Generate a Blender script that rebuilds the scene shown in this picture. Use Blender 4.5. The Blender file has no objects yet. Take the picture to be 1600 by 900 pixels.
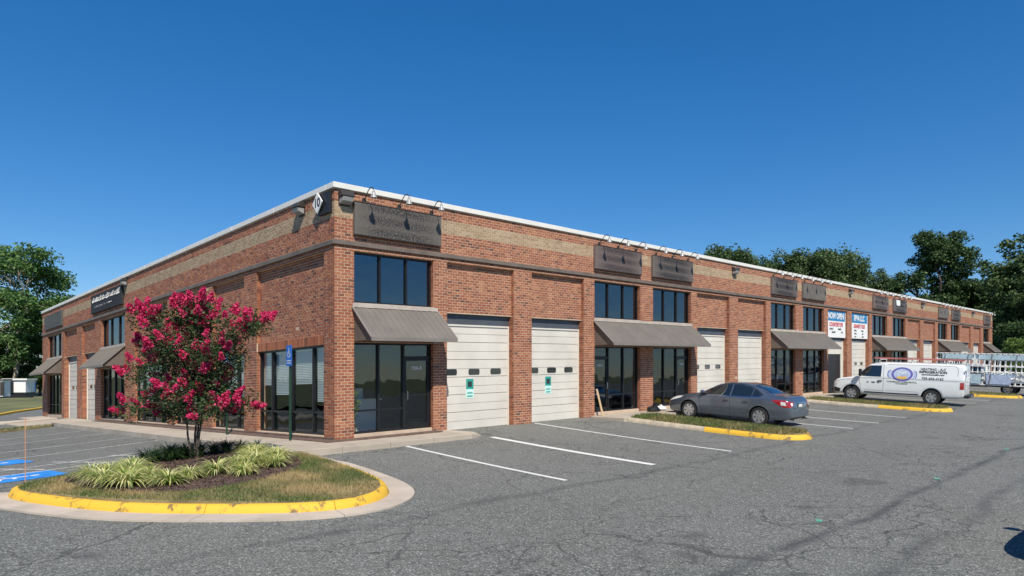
import bpy, bmesh, math, random
import numpy as np
from mathutils import Vector, Matrix
from mathutils.bvhtree import BVHTree

random.seed(7); RNG = np.random.default_rng(7)
scene = bpy.context.scene
COL = scene.collection
R = math.radians

# ------------------------------------------------------------------ camera, sky, sun, exposure
CAMP = Vector((-9.16, -16.04, 1.644))
cam = bpy.data.cameras.new('camera'); camo = bpy.data.objects.new('camera', cam); COL.objects.link(camo)
camo.location = CAMP; camo.rotation_euler = (R(90), 0, R(-44.34))
cam.sensor_width = 36; cam.lens = 36 * 1065 / 1600; cam.shift_y = 0.0875
cam.clip_start = 0.1; cam.clip_end = 5000
scene.camera = camo
SUN = Vector((-.53, -1, 1.32)).normalized()
world = bpy.data.worlds.new('World'); scene.world = world; world.use_nodes = True
wn = world.node_tree; bg = wn.nodes['Background']
sky = wn.nodes.new('ShaderNodeTexSky'); sky.sky_type = 'NISHITA'; sky.sun_disc = False
sky.sun_elevation = math.asin(SUN.z); sky.sun_rotation = math.atan2(SUN.x, SUN.y)
sky.altitude = 600; sky.air_density = 1.0; sky.dust_density = 0.0; sky.ozone_density = 6.0
hsv = wn.nodes.new('ShaderNodeHueSaturation'); hsv.inputs['Hue'].default_value = .505; hsv.inputs['Saturation'].default_value = 1.42; hsv.inputs['Value'].default_value = 1.0
gm = wn.nodes.new('ShaderNodeGamma'); gm.inputs[1].default_value = .8; wn.links.new(sky.outputs[0], gm.inputs[0]); wn.links.new(gm.outputs[0], hsv.inputs['Color']); wn.links.new(hsv.outputs[0], bg.inputs[0]); bg.inputs[1].default_value = 0.138
sl = bpy.data.lights.new('sun', 'SUN'); sl.energy = 4.8; sl.angle = R(0.53); sl.color = (1, .93, .82)
so = bpy.data.objects.new('sun', sl); COL.objects.link(so)
so.rotation_euler = (-SUN).to_track_quat('-Z', 'Y').to_euler(); so.location = (0, 0, 40)
scene.view_settings.view_transform = 'Standard'; scene.view_settings.look = 'None'
scene.view_settings.exposure = 0.28; scene.view_settings.gamma = 1.0
scene.view_settings.use_curve_mapping = False

# ------------------------------------------------------------------ terrain height
def zb(x, y):
    return 0.022 * min(max(x, 0), 85) - 0.022 * min(max(y, 0), 45)
def G(x, y):
    r = math.hypot(max(0, -x), max(0, -y))
    return zb(x, y) - .06 - .65 * math.tanh(r / 10)
def at(px, D):                      # a bearing and distance from the viewpoint, for far trees
    u = (px - 800) / 1065
    return CAMP.x + D * (.699 + .7153 * u), CAMP.y + D * (.7153 - .699 * u)

# ------------------------------------------------------------------ materials
def newmat(name):
    m = bpy.data.materials.new(name); m.use_nodes = True; nt = m.node_tree
    return m, nt, nt.nodes['Principled BSDF']
def nd(nt, t, ins=None, **props):
    n = nt.nodes.new(t)
    for k, v in props.items(): setattr(n, k, v)
    if ins:
        for k, v in ins.items():
            if hasattr(v, 'is_output'): nt.links.new(v, n.inputs[k])
            else: n.inputs[k].default_value = v
    return n
def c4(c): return (c[0], c[1], c[2], 1)
def mixc(nt, f, a, b, mode='MIX'):
    n = nt.nodes.new('ShaderNodeMix'); n.data_type = 'RGBA'; n.blend_type = mode
    for i, v in ((0, f), (6, a), (7, b)):
        if hasattr(v, 'is_output'): nt.links.new(v, n.inputs[i])
        else: n.inputs[i].default_value = v if i == 0 else c4(v)
    return n.outputs[2]
def math_(nt, op, a, b=0, clamp=False):
    n = nt.nodes.new('ShaderNodeMath'); n.operation = op; n.use_clamp = clamp
    for i, v in ((0, a), (1, b)):
        if hasattr(v, 'is_output'): nt.links.new(v, n.inputs[i])
        else: n.inputs[i].default_value = v
    return n.outputs[0]
def ramp(nt, f, stops):
    n = nt.nodes.new('ShaderNodeValToRGB'); nt.links.new(f, n.inputs[0])
    cr = n.color_ramp
    while len(cr.elements) < len(stops): cr.elements.new(.5)
    for e, (p, c) in zip(cr.elements, stops):
        e.position = p; e.color = c4(c) if hasattr(c, '__len__') else (c, c, c, 1)
    return n.outputs[0]
def geo(nt):                         # position in the place, in metres
    return nd(nt, 'ShaderNodeNewGeometry').outputs['Position']
def noise(nt, vec, scale, detail=3, rough=.55):
    return nd(nt, 'ShaderNodeTexNoise', {'Vector': vec, 'Scale': scale, 'Detail': detail, 'Roughness': rough}).outputs[0]
def bump(nt, b, h, strength=.3, dist=.01):
    n = nd(nt, 'ShaderNodeBump', {'Height': h, 'Strength': strength, 'Distance': dist})
    nt.links.new(n.outputs[0], b.inputs['Normal'])
def pmat(name, col, rough=.6, metal=0, var=.15, vs=2.5, bmp=0, bs=60, spec=.5, coat=0, obj=False):
    m, nt, b = newmat(name)
    pos = nd(nt, 'ShaderNodeTexCoord').outputs['Object'] if obj else geo(nt)
    if var:
        f = noise(nt, pos, vs, 5)
        lo = tuple(c * (1 - var) for c in col); hi = tuple(min(1, c * (1 + var)) for c in col)
        nt.links.new(mixc(nt, ramp(nt, f, [(.3, 0.), (.7, 1.)]), lo, hi), b.inputs['Base Color'])
    else: b.inputs['Base Color'].default_value = c4(col)
    b.inputs['Roughness'].default_value = rough; b.inputs['Metallic'].default_value = metal
    b.inputs['Specular IOR Level'].default_value = spec; b.inputs['Coat Weight'].default_value = coat
    if coat: b.inputs['Coat Roughness'].default_value = .04
    if bmp: bump(nt, b, noise(nt, pos, bs, 3), bmp)
    return m

BR_STOPS = [(0, (.10, .048, .038)), (.05, (.17, .068, .045)), (.12, (.26, .09, .05)), (.45, (.315, .107, .058)),
            (.8, (.37, .14, .07)), (.93, (.42, .175, .09)), (1, (.44, .205, .11))]
TAN_STOPS = [(0, (.30, .22, .13)), (.3, (.36, .27, .165)), (.7, (.40, .30, .19)), (1, (.45, .35, .235))]
def brickmat(name, stops, single=False):
    m, nt, b = newmat(name)
    if single: r = nd(nt, 'ShaderNodeObjectInfo').outputs['Random']
    else: r = nd(nt, 'ShaderNodeAttribute', attribute_name='rnd').outputs['Fac']
    pos = geo(nt)
    c = ramp(nt, r, stops)
    c = mixc(nt, math_(nt, 'MULTIPLY', noise(nt, pos, 45, 3), .35), c, tuple(x * .55 for x in stops[3][1]))
    w = ramp(nt, noise(nt, pos, .55, 4), [(.38, 0.), (.68, 1.)])     # large weathered areas
    c = mixc(nt, math_(nt, 'MULTIPLY', w, .15), c, (.52, .25, .14))
    mp = nd(nt, 'ShaderNodeMapping', {'Vector': pos, 'Scale': (1.4, 1.4, .16)}).outputs[0]          # rain streaks
    c = mixc(nt, ramp(nt, noise(nt, mp, 1.6, 4), [(.54, 0.), (.74, .32)]), c, (.11, .06, .042))
    nt.links.new(c, b.inputs['Base Color'])
    b.inputs['Roughness'].default_value = .85; b.inputs['Specular IOR Level'].default_value = .25
    bump(nt, b, noise(nt, pos, 160, 2), .35, .004)
    return m
M = {}
M['brick'] = brickmat('brick', BR_STOPS); M['brick1'] = brickmat('brick_single', BR_STOPS, True)
M['tan'] = brickmat('tan_brick', TAN_STOPS)
M['mortar'] = pmat('mortar', (.55, .42, .305), .9, var=.12, vs=5, bmp=.3, bs=200)
M['coping'] = pmat('coping_metal', (.72, .70, .64), .5, var=.06, vs=1.5)
M['trim'] = pmat('trim_metal', (.15, .12, .096), .6, var=.2, vs=2)
M['frame'] = pmat('dark_bronze', (.018, .018, .02), .4, .3, var=.1)
M['sill'] = pmat('sill_stone', (.45, .39, .33), .8, var=.15)
M['awning'] = pmat('awning_metal', (.165, .147, .127), .6, .1, var=.16, vs=1.3)
M['awning_edge'] = pmat('awning_edge', (.21, .188, .162), .6, .1, var=.1)
M['soffit'] = pmat('awning_side', (.13, .105, .085), .7, var=.2)
M['doorpan'] = pmat('garage_door_paint', (.63, .595, .52), .5, var=.08, vs=1.2)
M['doorframe'] = pmat('garage_door_frame', (.66, .62, .54), .5, var=.05)
M['header'] = pmat('header_panel', (.07, .08, .095), .5, var=.15)
M['white'] = pmat('white_paint', (.78, .77, .74), .45, var=.04)
M['black'] = pmat('black_plastic', (.012, .012, .013), .5, var=0)
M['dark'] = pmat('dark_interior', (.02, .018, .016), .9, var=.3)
M['floorin'] = pmat('interior_floor', (.10, .075, .055), .7, var=.4, vs=1)
M['blind'] = pmat('blind_vinyl', (.82, .84, .83), .6, var=.03)
M['concrete'] = pmat('concrete', (.40, .345, .275), .9, var=.16, vs=1.1, bmp=.3, bs=80)
M['concrete2'] = pmat('gutter_concrete', (.46, .39, .315), .9, var=.15, vs=1.7, bmp=.3, bs=90)
M['pave'] = pmat('brown_paving', (.13, .085, .065), .9, var=.35, vs=6, bmp=.4, bs=50)
M['steel'] = pmat('brushed_metal', (.55, .55, .55), .32, .9, var=.1)
M['lamp'] = pmat('lamp_glass', (.29, .29, .28), .3, var=.05)
M['bronze'] = pmat('bronze_fixture', (.05, .043, .037), .5, .2, var=.2)
M['roof'] = pmat('roof_membrane', (.45, .44, .42), .9, var=.2)
M['rubber'] = pmat('tyre_rubber', (.022, .022, .023), .8, var=.2, bmp=.2)
M['rim'] = pmat('alloy', (.62, .62, .63), .28, .85, var=0)
M['chrome'] = pmat('chrome', (.75, .75, .76), .12, 1, var=0)
M['bluesign'] = pmat('blue_sign', (.02, .14, .52), .5, var=.08)
M['greenpost'] = pmat('green_post', (.012, .06, .03), .5, .2, var=.2)
M['bluepaint'] = pmat('blue_paint', (.02, .22, .62), .8, var=.25, vs=4)
M['teal'] = pmat('teal_sticker', (.02, .30, .24), .5, var=.05)
M['palegreen'] = pmat('pale_sticker', (.55, .8, .72), .5, var=.05)
M['red'] = pmat('red_print', (.55, .03, .06), .5, var=.05)
M['blueprint'] = pmat('blue_print', (.015, .20, .42), .5, var=.12)
M['ink'] = pmat('dark_print', (.03, .03, .035), .6, var=0)
M['wood'] = pmat('pale_wood', (.5, .36, .2), .7, var=.2)

def glassmat(name, refl, tint, rough=.015, wav=.02):
    m, nt, b = newmat(name); nt.nodes.remove(b)
    out = nt.nodes['Material Output']
    lw = nd(nt, 'ShaderNodeLayerWeight', {'Blend': .5}).outputs['Facing']
    fac = math_(nt, 'ADD', math_(nt, 'MULTIPLY', math_(nt, 'POWER', lw, 5), .4), refl, True)
    g = nd(nt, 'ShaderNodeBsdfGlossy', {'Color': (.86, .93, 1, 1), 'Roughness': rough})
    bn = nd(nt, 'ShaderNodeBump', {'Height': noise(nt, geo(nt), .9, 2), 'Strength': .5, 'Distance': wav})
    nt.links.new(bn.outputs[0], g.inputs['Normal'])
    t = nd(nt, 'ShaderNodeBsdfTransparent', {'Color': c4(tint)})
    mx = nd(nt, 'ShaderNodeMixShader', {0: fac, 1: t.outputs[0], 2: g.outputs[0]})
    nt.links.new(mx.outputs[0], out.inputs[0]); return m
M['glass_up'] = glassmat('tinted_glass', .17, (.10, .12, .13))
M['glass'] = glassmat('storefront_glass', .06, (.86, .89, .89))
M['lite'] = pmat('dark_lite', (.03, .034, .036), .12, var=0, coat=.6)

def ghostmat(name, base, dark, sc, lo=.44):
    """a sign face with the worn, unreadable remains of old lettering"""
    m, nt, b = newmat(name)
    tc = nd(nt, 'ShaderNodeTexCoord').outputs['Generated']
    mp = nd(nt, 'ShaderNodeMapping', {'Vector': tc, 'Scale': (sc, 1, sc * .28)}).outputs[0]
    n1 = noise(nt, mp, 3.2, 4, .7)
    sep = nd(nt, 'ShaderNodeSeparateXYZ', {0: tc})
    row = math_(nt, 'ADD', .35, math_(nt, 'MULTIPLY', .65, math_(nt, 'ABSOLUTE', math_(nt, 'SINE', math_(nt, 'MULTIPLY', sep.outputs[2], 9.4)))))
    e = math_(nt, 'MULTIPLY', math_(nt, 'MULTIPLY', sep.outputs[0], math_(nt, 'SUBTRACT', 1, sep.outputs[0])), 5, True)
    f = math_(nt, 'MULTIPLY', math_(nt, 'MULTIPLY', ramp(nt, n1, [(lo, 0.), (lo + .1, 1.)]), row), e)
    c = mixc(nt, f, base, dark)
    c = mixc(nt, math_(nt, 'MULTIPLY', noise(nt, geo(nt), 3, 5), .35), c, tuple(x * .5 for x in base))
    nt.links.new(c, b.inputs['Base Color']); b.inputs['Roughness'].default_value = .7
    return m
M['sign0'] = ghostmat('worn_sign_grey', (.135, .119, .102), (.018, .016, .018), 18, .42)
M['sign1'] = ghostmat('worn_sign_brown', (.17, .13, .115), (.018, .014, .016), 22, .40)
M['sign2'] = ghostmat('worn_sign_dark', (.15, .125, .11), (.008, .008, .01), 20, .38)
M['sign3'] = pmat('plain_sign', (.135, .118, .10), .7, var=.2)
M['signL'] = ghostmat('dark_script_sign', (.018, .017, .018), (.10, .11, .11), 9, .52)
M['signG'] = pmat('green_grey_sign', (.075, .075, .065), .7, var=.35, vs=4)

def asphalt():
    m, nt, b = newmat('asphalt'); pos = geo(nt)
    big = noise(nt, pos, .16, 4); mid = noise(nt, pos, .9, 4); fine = noise(nt, pos, 42, 4, .75)
    c = mixc(nt, ramp(nt, big, [(.35, 0.), (.65, 1.)]), (.155, .156, .140), (.204, .203, .186))
    c = mixc(nt, math_(nt, 'MULTIPLY', ramp(nt, mid, [(.35, 0.), (.7, 1.)]), .5), c, (.168, .173, .146))
    c = mixc(nt, ramp(nt, fine, [(.40, 1.), (.54, 0.)]), c, (.05, .052, .05))
    sp = nd(nt, 'ShaderNodeTexVoronoi', {'Vector': pos, 'Scale': 55}).outputs['Color']
    c = mixc(nt, ramp(nt, sp, [(.70, 0.), (.86, .7)]), c, (.40, .40, .37))
    # crazed cracks
    wob = nd(nt, 'ShaderNodeTexNoise', {'Vector': pos, 'Scale': 1.3, 'Detail': 4}).outputs['Color']
    vv = nd(nt, 'ShaderNodeVectorMath', {0: pos, 1: nd(nt, 'ShaderNodeVectorMath', {0: wob, 1: (.9, .9, 0)}, operation='MULTIPLY').outputs[0]}, operation='ADD').outputs[0]
    for sc, w, lo, hi, k in ((.32, .004, .30, .55, .75), (1.1, .011, .36, .56, .6), (3.2, .03, .50, .64, .6)):
        vo = nd(nt, 'ShaderNodeTexVoronoi', {'Vector': vv, 'Scale': sc}, feature='DISTANCE_TO_EDGE').outputs['Distance']
        mk = math_(nt, 'MULTIPLY', ramp(nt, vo, [(0, 1.), (w * 1.8, 0.)]), ramp(nt, noise(nt, pos, .33, 3), [(lo, 0.), (hi, k)]))
        c = mixc(nt, mk, c, (.022, .023, .022))
    # dark tyre tracks along the aisle and an old seam
    sx = nd(nt, 'ShaderNodeSeparateXYZ', {0: pos})
    X_, Y_ = sx.outputs[0], sx.outputs[1]
    wv = math_(nt, 'MULTIPLY', math_(nt, 'SUBTRACT', noise(nt, pos, .35, 3), .5), .9)
    for y0, sl_, w, k in ((-12.14, -.02, .17, .8), (-13.36, -.015, .2, .55), (-7.5, .0, .2, .5)):
        dd = math_(nt, 'SUBTRACT', math_(nt, 'ADD', Y_, wv), math_(nt, 'ADD', math_(nt, 'MULTIPLY', X_, sl_), y0))
        g = math_(nt, 'SUBTRACT', 1, math_(nt, 'DIVIDE', math_(nt, 'ABSOLUTE', dd), w), True)
        g = math_(nt, 'MULTIPLY', math_(nt, 'MULTIPLY', g, k), ramp(nt, noise(nt, pos, 1.1, 4), [(.3, .1), (.6, 1.)]))
        c = mixc(nt, g, c, (.05, .051, .054))
    # oil spots in the bays
    oil = ramp(nt, noise(nt, pos, .75, 2), [(.66, 0.), (.74, .55)])
    c = mixc(nt, oil, c, (.07, .07, .068))
    nt.links.new(c, b.inputs['Base Color']); b.inputs['Roughness'].default_value = .85
    b.inputs['Specular IOR Level'].default_value = .3
    bump(nt, b, fine, .5, .012); return m
M['asphalt'] = asphalt()
def wornpaint(name, col, under, lo, hi, sc=6):
    m, nt, b = newmat(name); pos = geo(nt)
    f = ramp(nt, noise(nt, pos, sc, 6, .7), [(lo, 0.), (hi, 1.)])
    c = mixc(nt, f, under, col); c = mixc(nt, math_(nt, 'MULTIPLY', noise(nt, pos, 30, 3), .3), c, tuple(x * .5 for x in col))
    nt.links.new(c, b.inputs['Base Color']); b.inputs['Roughness'].default_value = .75
    bump(nt, b, noise(nt, pos, 70, 3), .3, .006); return m
M['line'] = wornpaint('line_paint', (.74, .73, .70), (.2, .2, .19), .30, .42, 9)
M['line_old'] = wornpaint('old_line_paint', (.62, .62, .59), (.16, .16, .15), .34, .55, 7)
M['yellow'] = wornpaint('yellow_kerb_paint', (.74, .44, .035), (.16, .11, .05), .37, .45, 3.0)
M['kerb'] = pmat('bare_kerb', (.42, .36, .27), .9, var=.25, vs=4, bmp=.3)
M['green_dot'] = pmat('green_survey_paint', (.10, .36, .25), .8, var=.4, vs=20)
M['mulch'] = pmat('mulch', (.085, .052, .042), .95, var=.55, vs=28, bmp=1, bs=60)

def leafmat(name, stops, trans=.25, rough=.55, attr='rnd', patch=None):
    m, nt, b = newmat(name); out = nt.nodes['Material Output']
    r = nd(nt, 'ShaderNodeAttribute', attribute_name=attr).outputs['Fac']
    c = ramp(nt, r, stops)
    if patch:
        c = mixc(nt, ramp(nt, noise(nt, geo(nt), patch[1], 3), [(.42, 0.), (.6, 1.)]), c, patch[0])
    nt.links.new(c, b.inputs['Base Color']); b.inputs['Roughness'].default_value = rough
    b.inputs['Specular IOR Level'].default_value = .3
    t = nd(nt, 'ShaderNodeBsdfTranslucent', {'Color': c})
    mx = nd(nt, 'ShaderNodeMixShader', {0: trans, 1: b.outputs[0], 2: t.outputs[0]})
    nt.links.new(mx.outputs[0], out.inputs[0]); return m
M['leaf_dark'] = leafmat('dark_leaves', [(0, (0.026, 0.058, 0.023)), (.5, (0.051, 0.102, 0.032)), (1, (0.109, 0.167, 0.051))])
M['leaf_mid'] = leafmat('mid_leaves', [(0, (0.040, 0.096, 0.029)), (.5, (0.080, 0.168, 0.045)), (1, (0.160, 0.256, 0.072))])
M['leaf_olive'] = leafmat('olive_leaves', [(0, (.04, .075, .028)), (.5, (.072, .128, .042)), (1, (.145, .19, .065))])
M['leaf_bright'] = leafmat('bright_leaves', [(0, (0.078, 0.143, 0.026)), (1, (0.195, 0.286, 0.065))])
M['leaf_myrtle'] = leafmat('myrtle_leaves', [(0, (0.016, 0.039, 0.016)), (.6, (0.039, 0.081, 0.029)), (.9, (0.091, 0.130, 0.039)), (1, (0.182, 0.117, 0.052))])
M['petal'] = leafmat('petals', [(0, (.42, .012, .075)), (.5, (.72, .035, .15)), (1, (.88, .12, .28))], .32)
M['lily'] = leafmat('striped_blades', [(0, (.16, .26, .05)), (.3, (.28, .38, .08)), (.42, (.6, .6, .2)), (1, (.85, .82, .46))], .42, .45)
M['lily_shaded'] = leafmat('shaded_blades', [(0, (.02, .05, .015)), (1, (.07, .13, .035))], .2, .45)  # tree shade put into the blade colour, for clumps behind the trunk
M['grass'] = leafmat('grass_blades', [(0, (0.062, 0.106, 0.025)), (.6, (0.112, 0.163, 0.044)), (1, (0.250, 0.237, 0.100))], .2, .6, patch=((0.413, 0.312, 0.150), .75))
M['grass_dry'] = leafmat('dry_grass', [(0, (0.120, 0.132, 0.042)), (.6, (0.252, 0.216, 0.084)), (1, (0.408, 0.324, 0.156))], .2, .6, patch=((0.120, 0.156, 0.048), .8))
M['bark_pale'] = pmat('pale_bark', (.42, .37, .30), .9, var=.35, vs=3, bmp=.5, bs=15)
M['bark'] = pmat('dark_bark', (.085, .065, .05), .9, var=.35, vs=6, bmp=.5, bs=25)
M['soil'] = pmat('dry_turf', (.20, .165, .08), .95, var=.4, vs=2.2, bmp=.6, bs=40)
M['turf'] = pmat('far_turf', (.12, .125, .045), .95, var=.45, vs=.25, bmp=.5, bs=9)

# ------------------------------------------------------------------ mesh helpers
WL = {}                               # frame position of each object's origin
def link(o, parent=None, loc=(0, 0, 0)):
    COL.objects.link(o); loc = Vector(loc); WL[o] = loc
    if parent is not None: o.parent = parent; o.location = loc - WL[parent]
    else: o.location = loc
    return o
def tag(o, label=None, cat=None, group=None, kind=None):
    if label: o['label'] = label
    if cat: o['category'] = cat
    if group: o['group'] = group
    if kind: o['kind'] = kind
    return o
def empty(name, loc=(0, 0, 0)):
    o = bpy.data.objects.new(name, None); o.empty_display_size = .3
    return link(o, None, loc)
def np_mesh(name, v, f, rnd=None, smooth=False):
    """v (N,3) float, f (M,k) int"""
    v = np.asarray(v, np.float32); f = np.asarray(f, np.int32); k = f.shape[1]
    me = bpy.data.meshes.new(name)
    me.vertices.add(len(v)); me.vertices.foreach_set('co', v.ravel())
    me.loops.add(f.size); me.loops.foreach_set('vertex_index', f.ravel())
    me.polygons.add(len(f)); me.polygons.foreach_set('loop_start', np.arange(0, f.size, k, dtype=np.int32))
    me.polygons.foreach_set('loop_total', np.full(len(f), k, np.int32))
    me.polygons.foreach_set('use_smooth', np.full(len(f), bool(smooth)))
    me.update(calc_edges=True)
    if rnd is not None:
        a = me.attributes.new('rnd', 'FLOAT', 'FACE'); a.data.foreach_set('value', np.asarray(rnd, np.float32))
    return me
def shear_pt(x, y, z): return z + 0.022 * x - 0.022 * y
class MB:
    def __init__(s): s.v = []; s.f = []
    def box(s, x0, y0, z0, x1, y1, z1):
        b = len(s.v)
        s.v += [(x0, y0, z0), (x1, y0, z0), (x1, y1, z0), (x0, y1, z0), (x0, y0, z1), (x1, y0, z1), (x1, y1, z1), (x0, y1, z1)]
        s.f += [tuple(b + i for i in q) for q in ((0, 3, 2, 1), (4, 5, 6, 7), (0, 1, 5, 4), (1, 2, 6, 5), (2, 3, 7, 6), (3, 0, 4, 7))]
        return s
    def poly(s, pts):
        b = len(s.v); s.v += [tuple(p) for p in pts]; s.f.append(tuple(range(b, b + len(pts)))); return s
    def prism(s, pts, d):
        """closed solid: polygon pts (3D) pushed along vector d"""
        b = len(s.v); n = len(pts); s.v += [tuple(p) for p in pts] + [tuple(Vector(p) + Vector(d)) for p in pts]
        s.f += [tuple(range(b, b + n)), tuple(range(b + 2 * n - 1, b + n - 1, -1))]
        s.f += [(b + i, b + n + i, b + n + (i + 1) % n, b + (i + 1) % n) for i in range(n)]
        return s
    def tube(s, path, rad, n=8, cap=True):
        path = [Vector(p) for p in path]; rad = rad if hasattr(rad, '__len__') else [rad] * len(path)
        b = len(s.v); up = Vector((.13, .27, 1)).normalized()
        for i, p in enumerate(path):
            t = (path[min(i + 1, len(path) - 1)] - path[max(i - 1, 0)]).normalized()
            a = t.cross(up)
            if a.length < .1: a = t.cross(Vector((1, 0, 0)))
            a.normalize(); c = t.cross(a)
            for k in range(n):
                th = 2 * math.pi * k / n; s.v.append(tuple(p + rad[i] * (math.cos(th) * a + math.sin(th) * c)))
        for i in range(len(path) - 1):
            for k in range(n):
                k2 = (k + 1) % n; s.f.append((b + i * n + k, b + i * n + k2, b + (i + 1) * n + k2, b + (i + 1) * n + k))
        if cap:
            s.f.append(tuple(b + k for k in range(n))[::-1]); e = b + (len(path) - 1) * n; s.f.append(tuple(e + k for k in range(n)))
        return s
    def lathe(s, prof, c, axis='z', n=24, sx=1, sy=1):
        """prof list of (radius, height)"""
        b = len(s.v); c = Vector(c)
        for r, h in prof:
            for k in range(n):
                th = 2 * math.pi * k / n; p = (r * math.cos(th) * sx, r * math.sin(th) * sy, h)
                if axis == 'y': p = (p[0], p[2], p[1])
                if axis == 'x': p = (p[2], p[0], p[1])
                s.v.append(tuple(c + Vector(p)))
        for i in range(len(prof) - 1):
            for k in range(n):
                k2 = (k + 1) % n; s.f.append((b + i * n + k, b + i * n + k2, b + (i + 1) * n + k2, b + (i + 1) * n + k))
        return s
    def build(s, name, mat, parent=None, smooth=False, shear=False, bevel=0, origin=None, rnd=None):
        if not s.v: return None
        v = np.array(s.v, float)
        if shear: v[:, 2] += 0.022 * v[:, 0] - 0.022 * v[:, 1]
        lo, hi = v.min(0), v.max(0)
        o0 = Vector(origin) if origin is not None else Vector(((lo[0] + hi[0]) / 2, (lo[1] + hi[1]) / 2, lo[2]))
        v -= np.array(o0)
        me = bpy.data.meshes.new(name); me.from_pydata([tuple(p) for p in v], [], s.f); me.update()
        bm = bmesh.new(); bm.from_mesh(me); bmesh.ops.recalc_face_normals(bm, faces=bm.faces)
        if bevel: bmesh.ops.bevel(bm, geom=bm.edges[:], offset=bevel, segments=1, affect='EDGES', clamp_overlap=True)
        bm.to_mesh(me); bm.free()
        if smooth:
            me.polygons.foreach_set('use_smooth', [True] * len(me.polygons))
            try: me.set_sharp_from_angle(angle=R(38))
            except Exception: pass
        for mm in (mat if isinstance(mat, (list, tuple)) else [mat]): me.materials.append(mm)
        return link(bpy.data.objects.new(name, me), parent, o0)
def addmesh(name, me, mat, parent=None, loc=(0, 0, 0)):
    me.materials.append(mat); return link(bpy.data.objects.new(name, me), parent, loc)
def copy_tree(o, parent=None):
    c = o.copy(); COL.objects.link(c); WL[c] = WL[o].copy(); c.parent = parent
    for ch in o.children: copy_tree(ch, c)
    return c
def text_mesh(txt, size, mat, mtx, name, parent, ext=.002, align='CENTER', bold=.0, shear=False, sx=1):
    cu = bpy.data.curves.new('t', 'FONT'); cu.body = txt; cu.size = size; cu.align_x = align; cu.align_y = 'CENTER'
    cu.extrude = ext; cu.offset = bold; cu.resolution_u = 3
    ob = bpy.data.objects.new('t', cu); COL.objects.link(ob)
    dg = bpy.context.evaluated_depsgraph_get()
    me = bpy.data.meshes.new_from_object(ob.evaluated_get(dg)); bpy.data.objects.remove(ob); bpy.data.curves.remove(cu)
    for v in me.vertices:
        p = mtx @ Vector((v.co.x * sx, v.co.y, v.co.z))
        if shear: p.z = shear_pt(*p)
        v.co = p
    me.materials.clear()
    c = sum((v.co for v in me.vertices), Vector()) / max(1, len(me.vertices))
    for v in me.vertices: v.co -= c
    return addmesh(name, me, mat, parent, c)
def frame_mtx(o, ax, ay, az):
    m = Matrix((ax, ay, az)).transposed().to_4x4(); m.translation = Vector(o); return m

# ------------------------------------------------------------------ ground, lot, markings
def gridmesh(xs, ys, zf):
    nx, ny = len(xs), len(ys)
    v = [(x, y, zf(x, y)) for y in ys for x in xs]
    f = [(j * nx + i, j * nx + i + 1, (j + 1) * nx + i + 1, (j + 1) * nx + i) for j in range(ny - 1) for i in range(nx - 1)]
    return np.array(v), np.array(f)
far = [-2500, -1200, -600, -300, -150, -90, -60]
gx = far + list(range(-45, 116, 10)) + [130, 180, 300, 600, 1200, 2500]
gy = far + list(range(-45, 66, 10)) + [75, 90, 150, 300, 600, 1200, 2500]
o = addmesh('ground', np_mesh('ground', *gridmesh(gx, gy, lambda x, y: G(x, y) - .25), smooth=True), M['turf']); tag(o, kind='structure')
lot = addmesh('parking_lot', np_mesh('parking_lot', *gridmesh(list(range(-40, 116)), list(range(-42, 61)), G), smooth=True), M['asphalt']); tag(lot, kind='structure')

def strip(a, b, w, off=.006, n=10):
    a = Vector(a); b = Vector(b); d = (b - a).normalized(); p = Vector((-d.y, d.x)) * w / 2
    m = MB()
    for i in range(n):
        q0 = a.lerp(b, i / n); q1 = a.lerp(b, (i + 1) / n)
        m.poly([(q.x, q.y, G(q.x, q.y) + off) for q in (q0 - p, q1 - p, q1 + p, q0 + p)])
    return m
for x, y0, y1, w, mt in ((1.2, -1.55, -7.0, .11, 'line'), (4.15, -1.6, -7.1, .2, 'line'), (7.5, -.1, -7.25, .11, 'line'), (15.8, -1.6, -7.4, .12, 'line'),
                     (18.45, -.3, -7.4, .12, 'line'), (21.75, -.3, -7.4, .12, 'line'), (30.8, -1.6, -7.4, .12, 'line'), (33.7, -.3, -7.4, .12, 'line'),
                     (36.8, -.3, -7.4, .12, 'line'), (46, -1.6, -7.4, .12, 'line'), (49, -.3, -7.4, .12, 'line'), (52.3, -.3, -7.4, .12, 'line')):
    strip((x, y0), (x, y1), w).build('parking_line', M[mt], lot)
for y in (4.4, 7.34, 10.0, 13.3, 16.6):
    strip((-2.05, y), (-7.6, y - 1.25), .1).build('parking_line', M['line_old'], lot)
strip((-2.6, 2.75), (-8, 2.05), .1).build('parking_line', M['line_old'], lot)
for x in (-3.4, -4.66, -5.9, -7.1): strip((x, 2.5), (x - .8, 4.2), .1, .007, 4).build('hatch_line', M['line_old'], lot)
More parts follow.
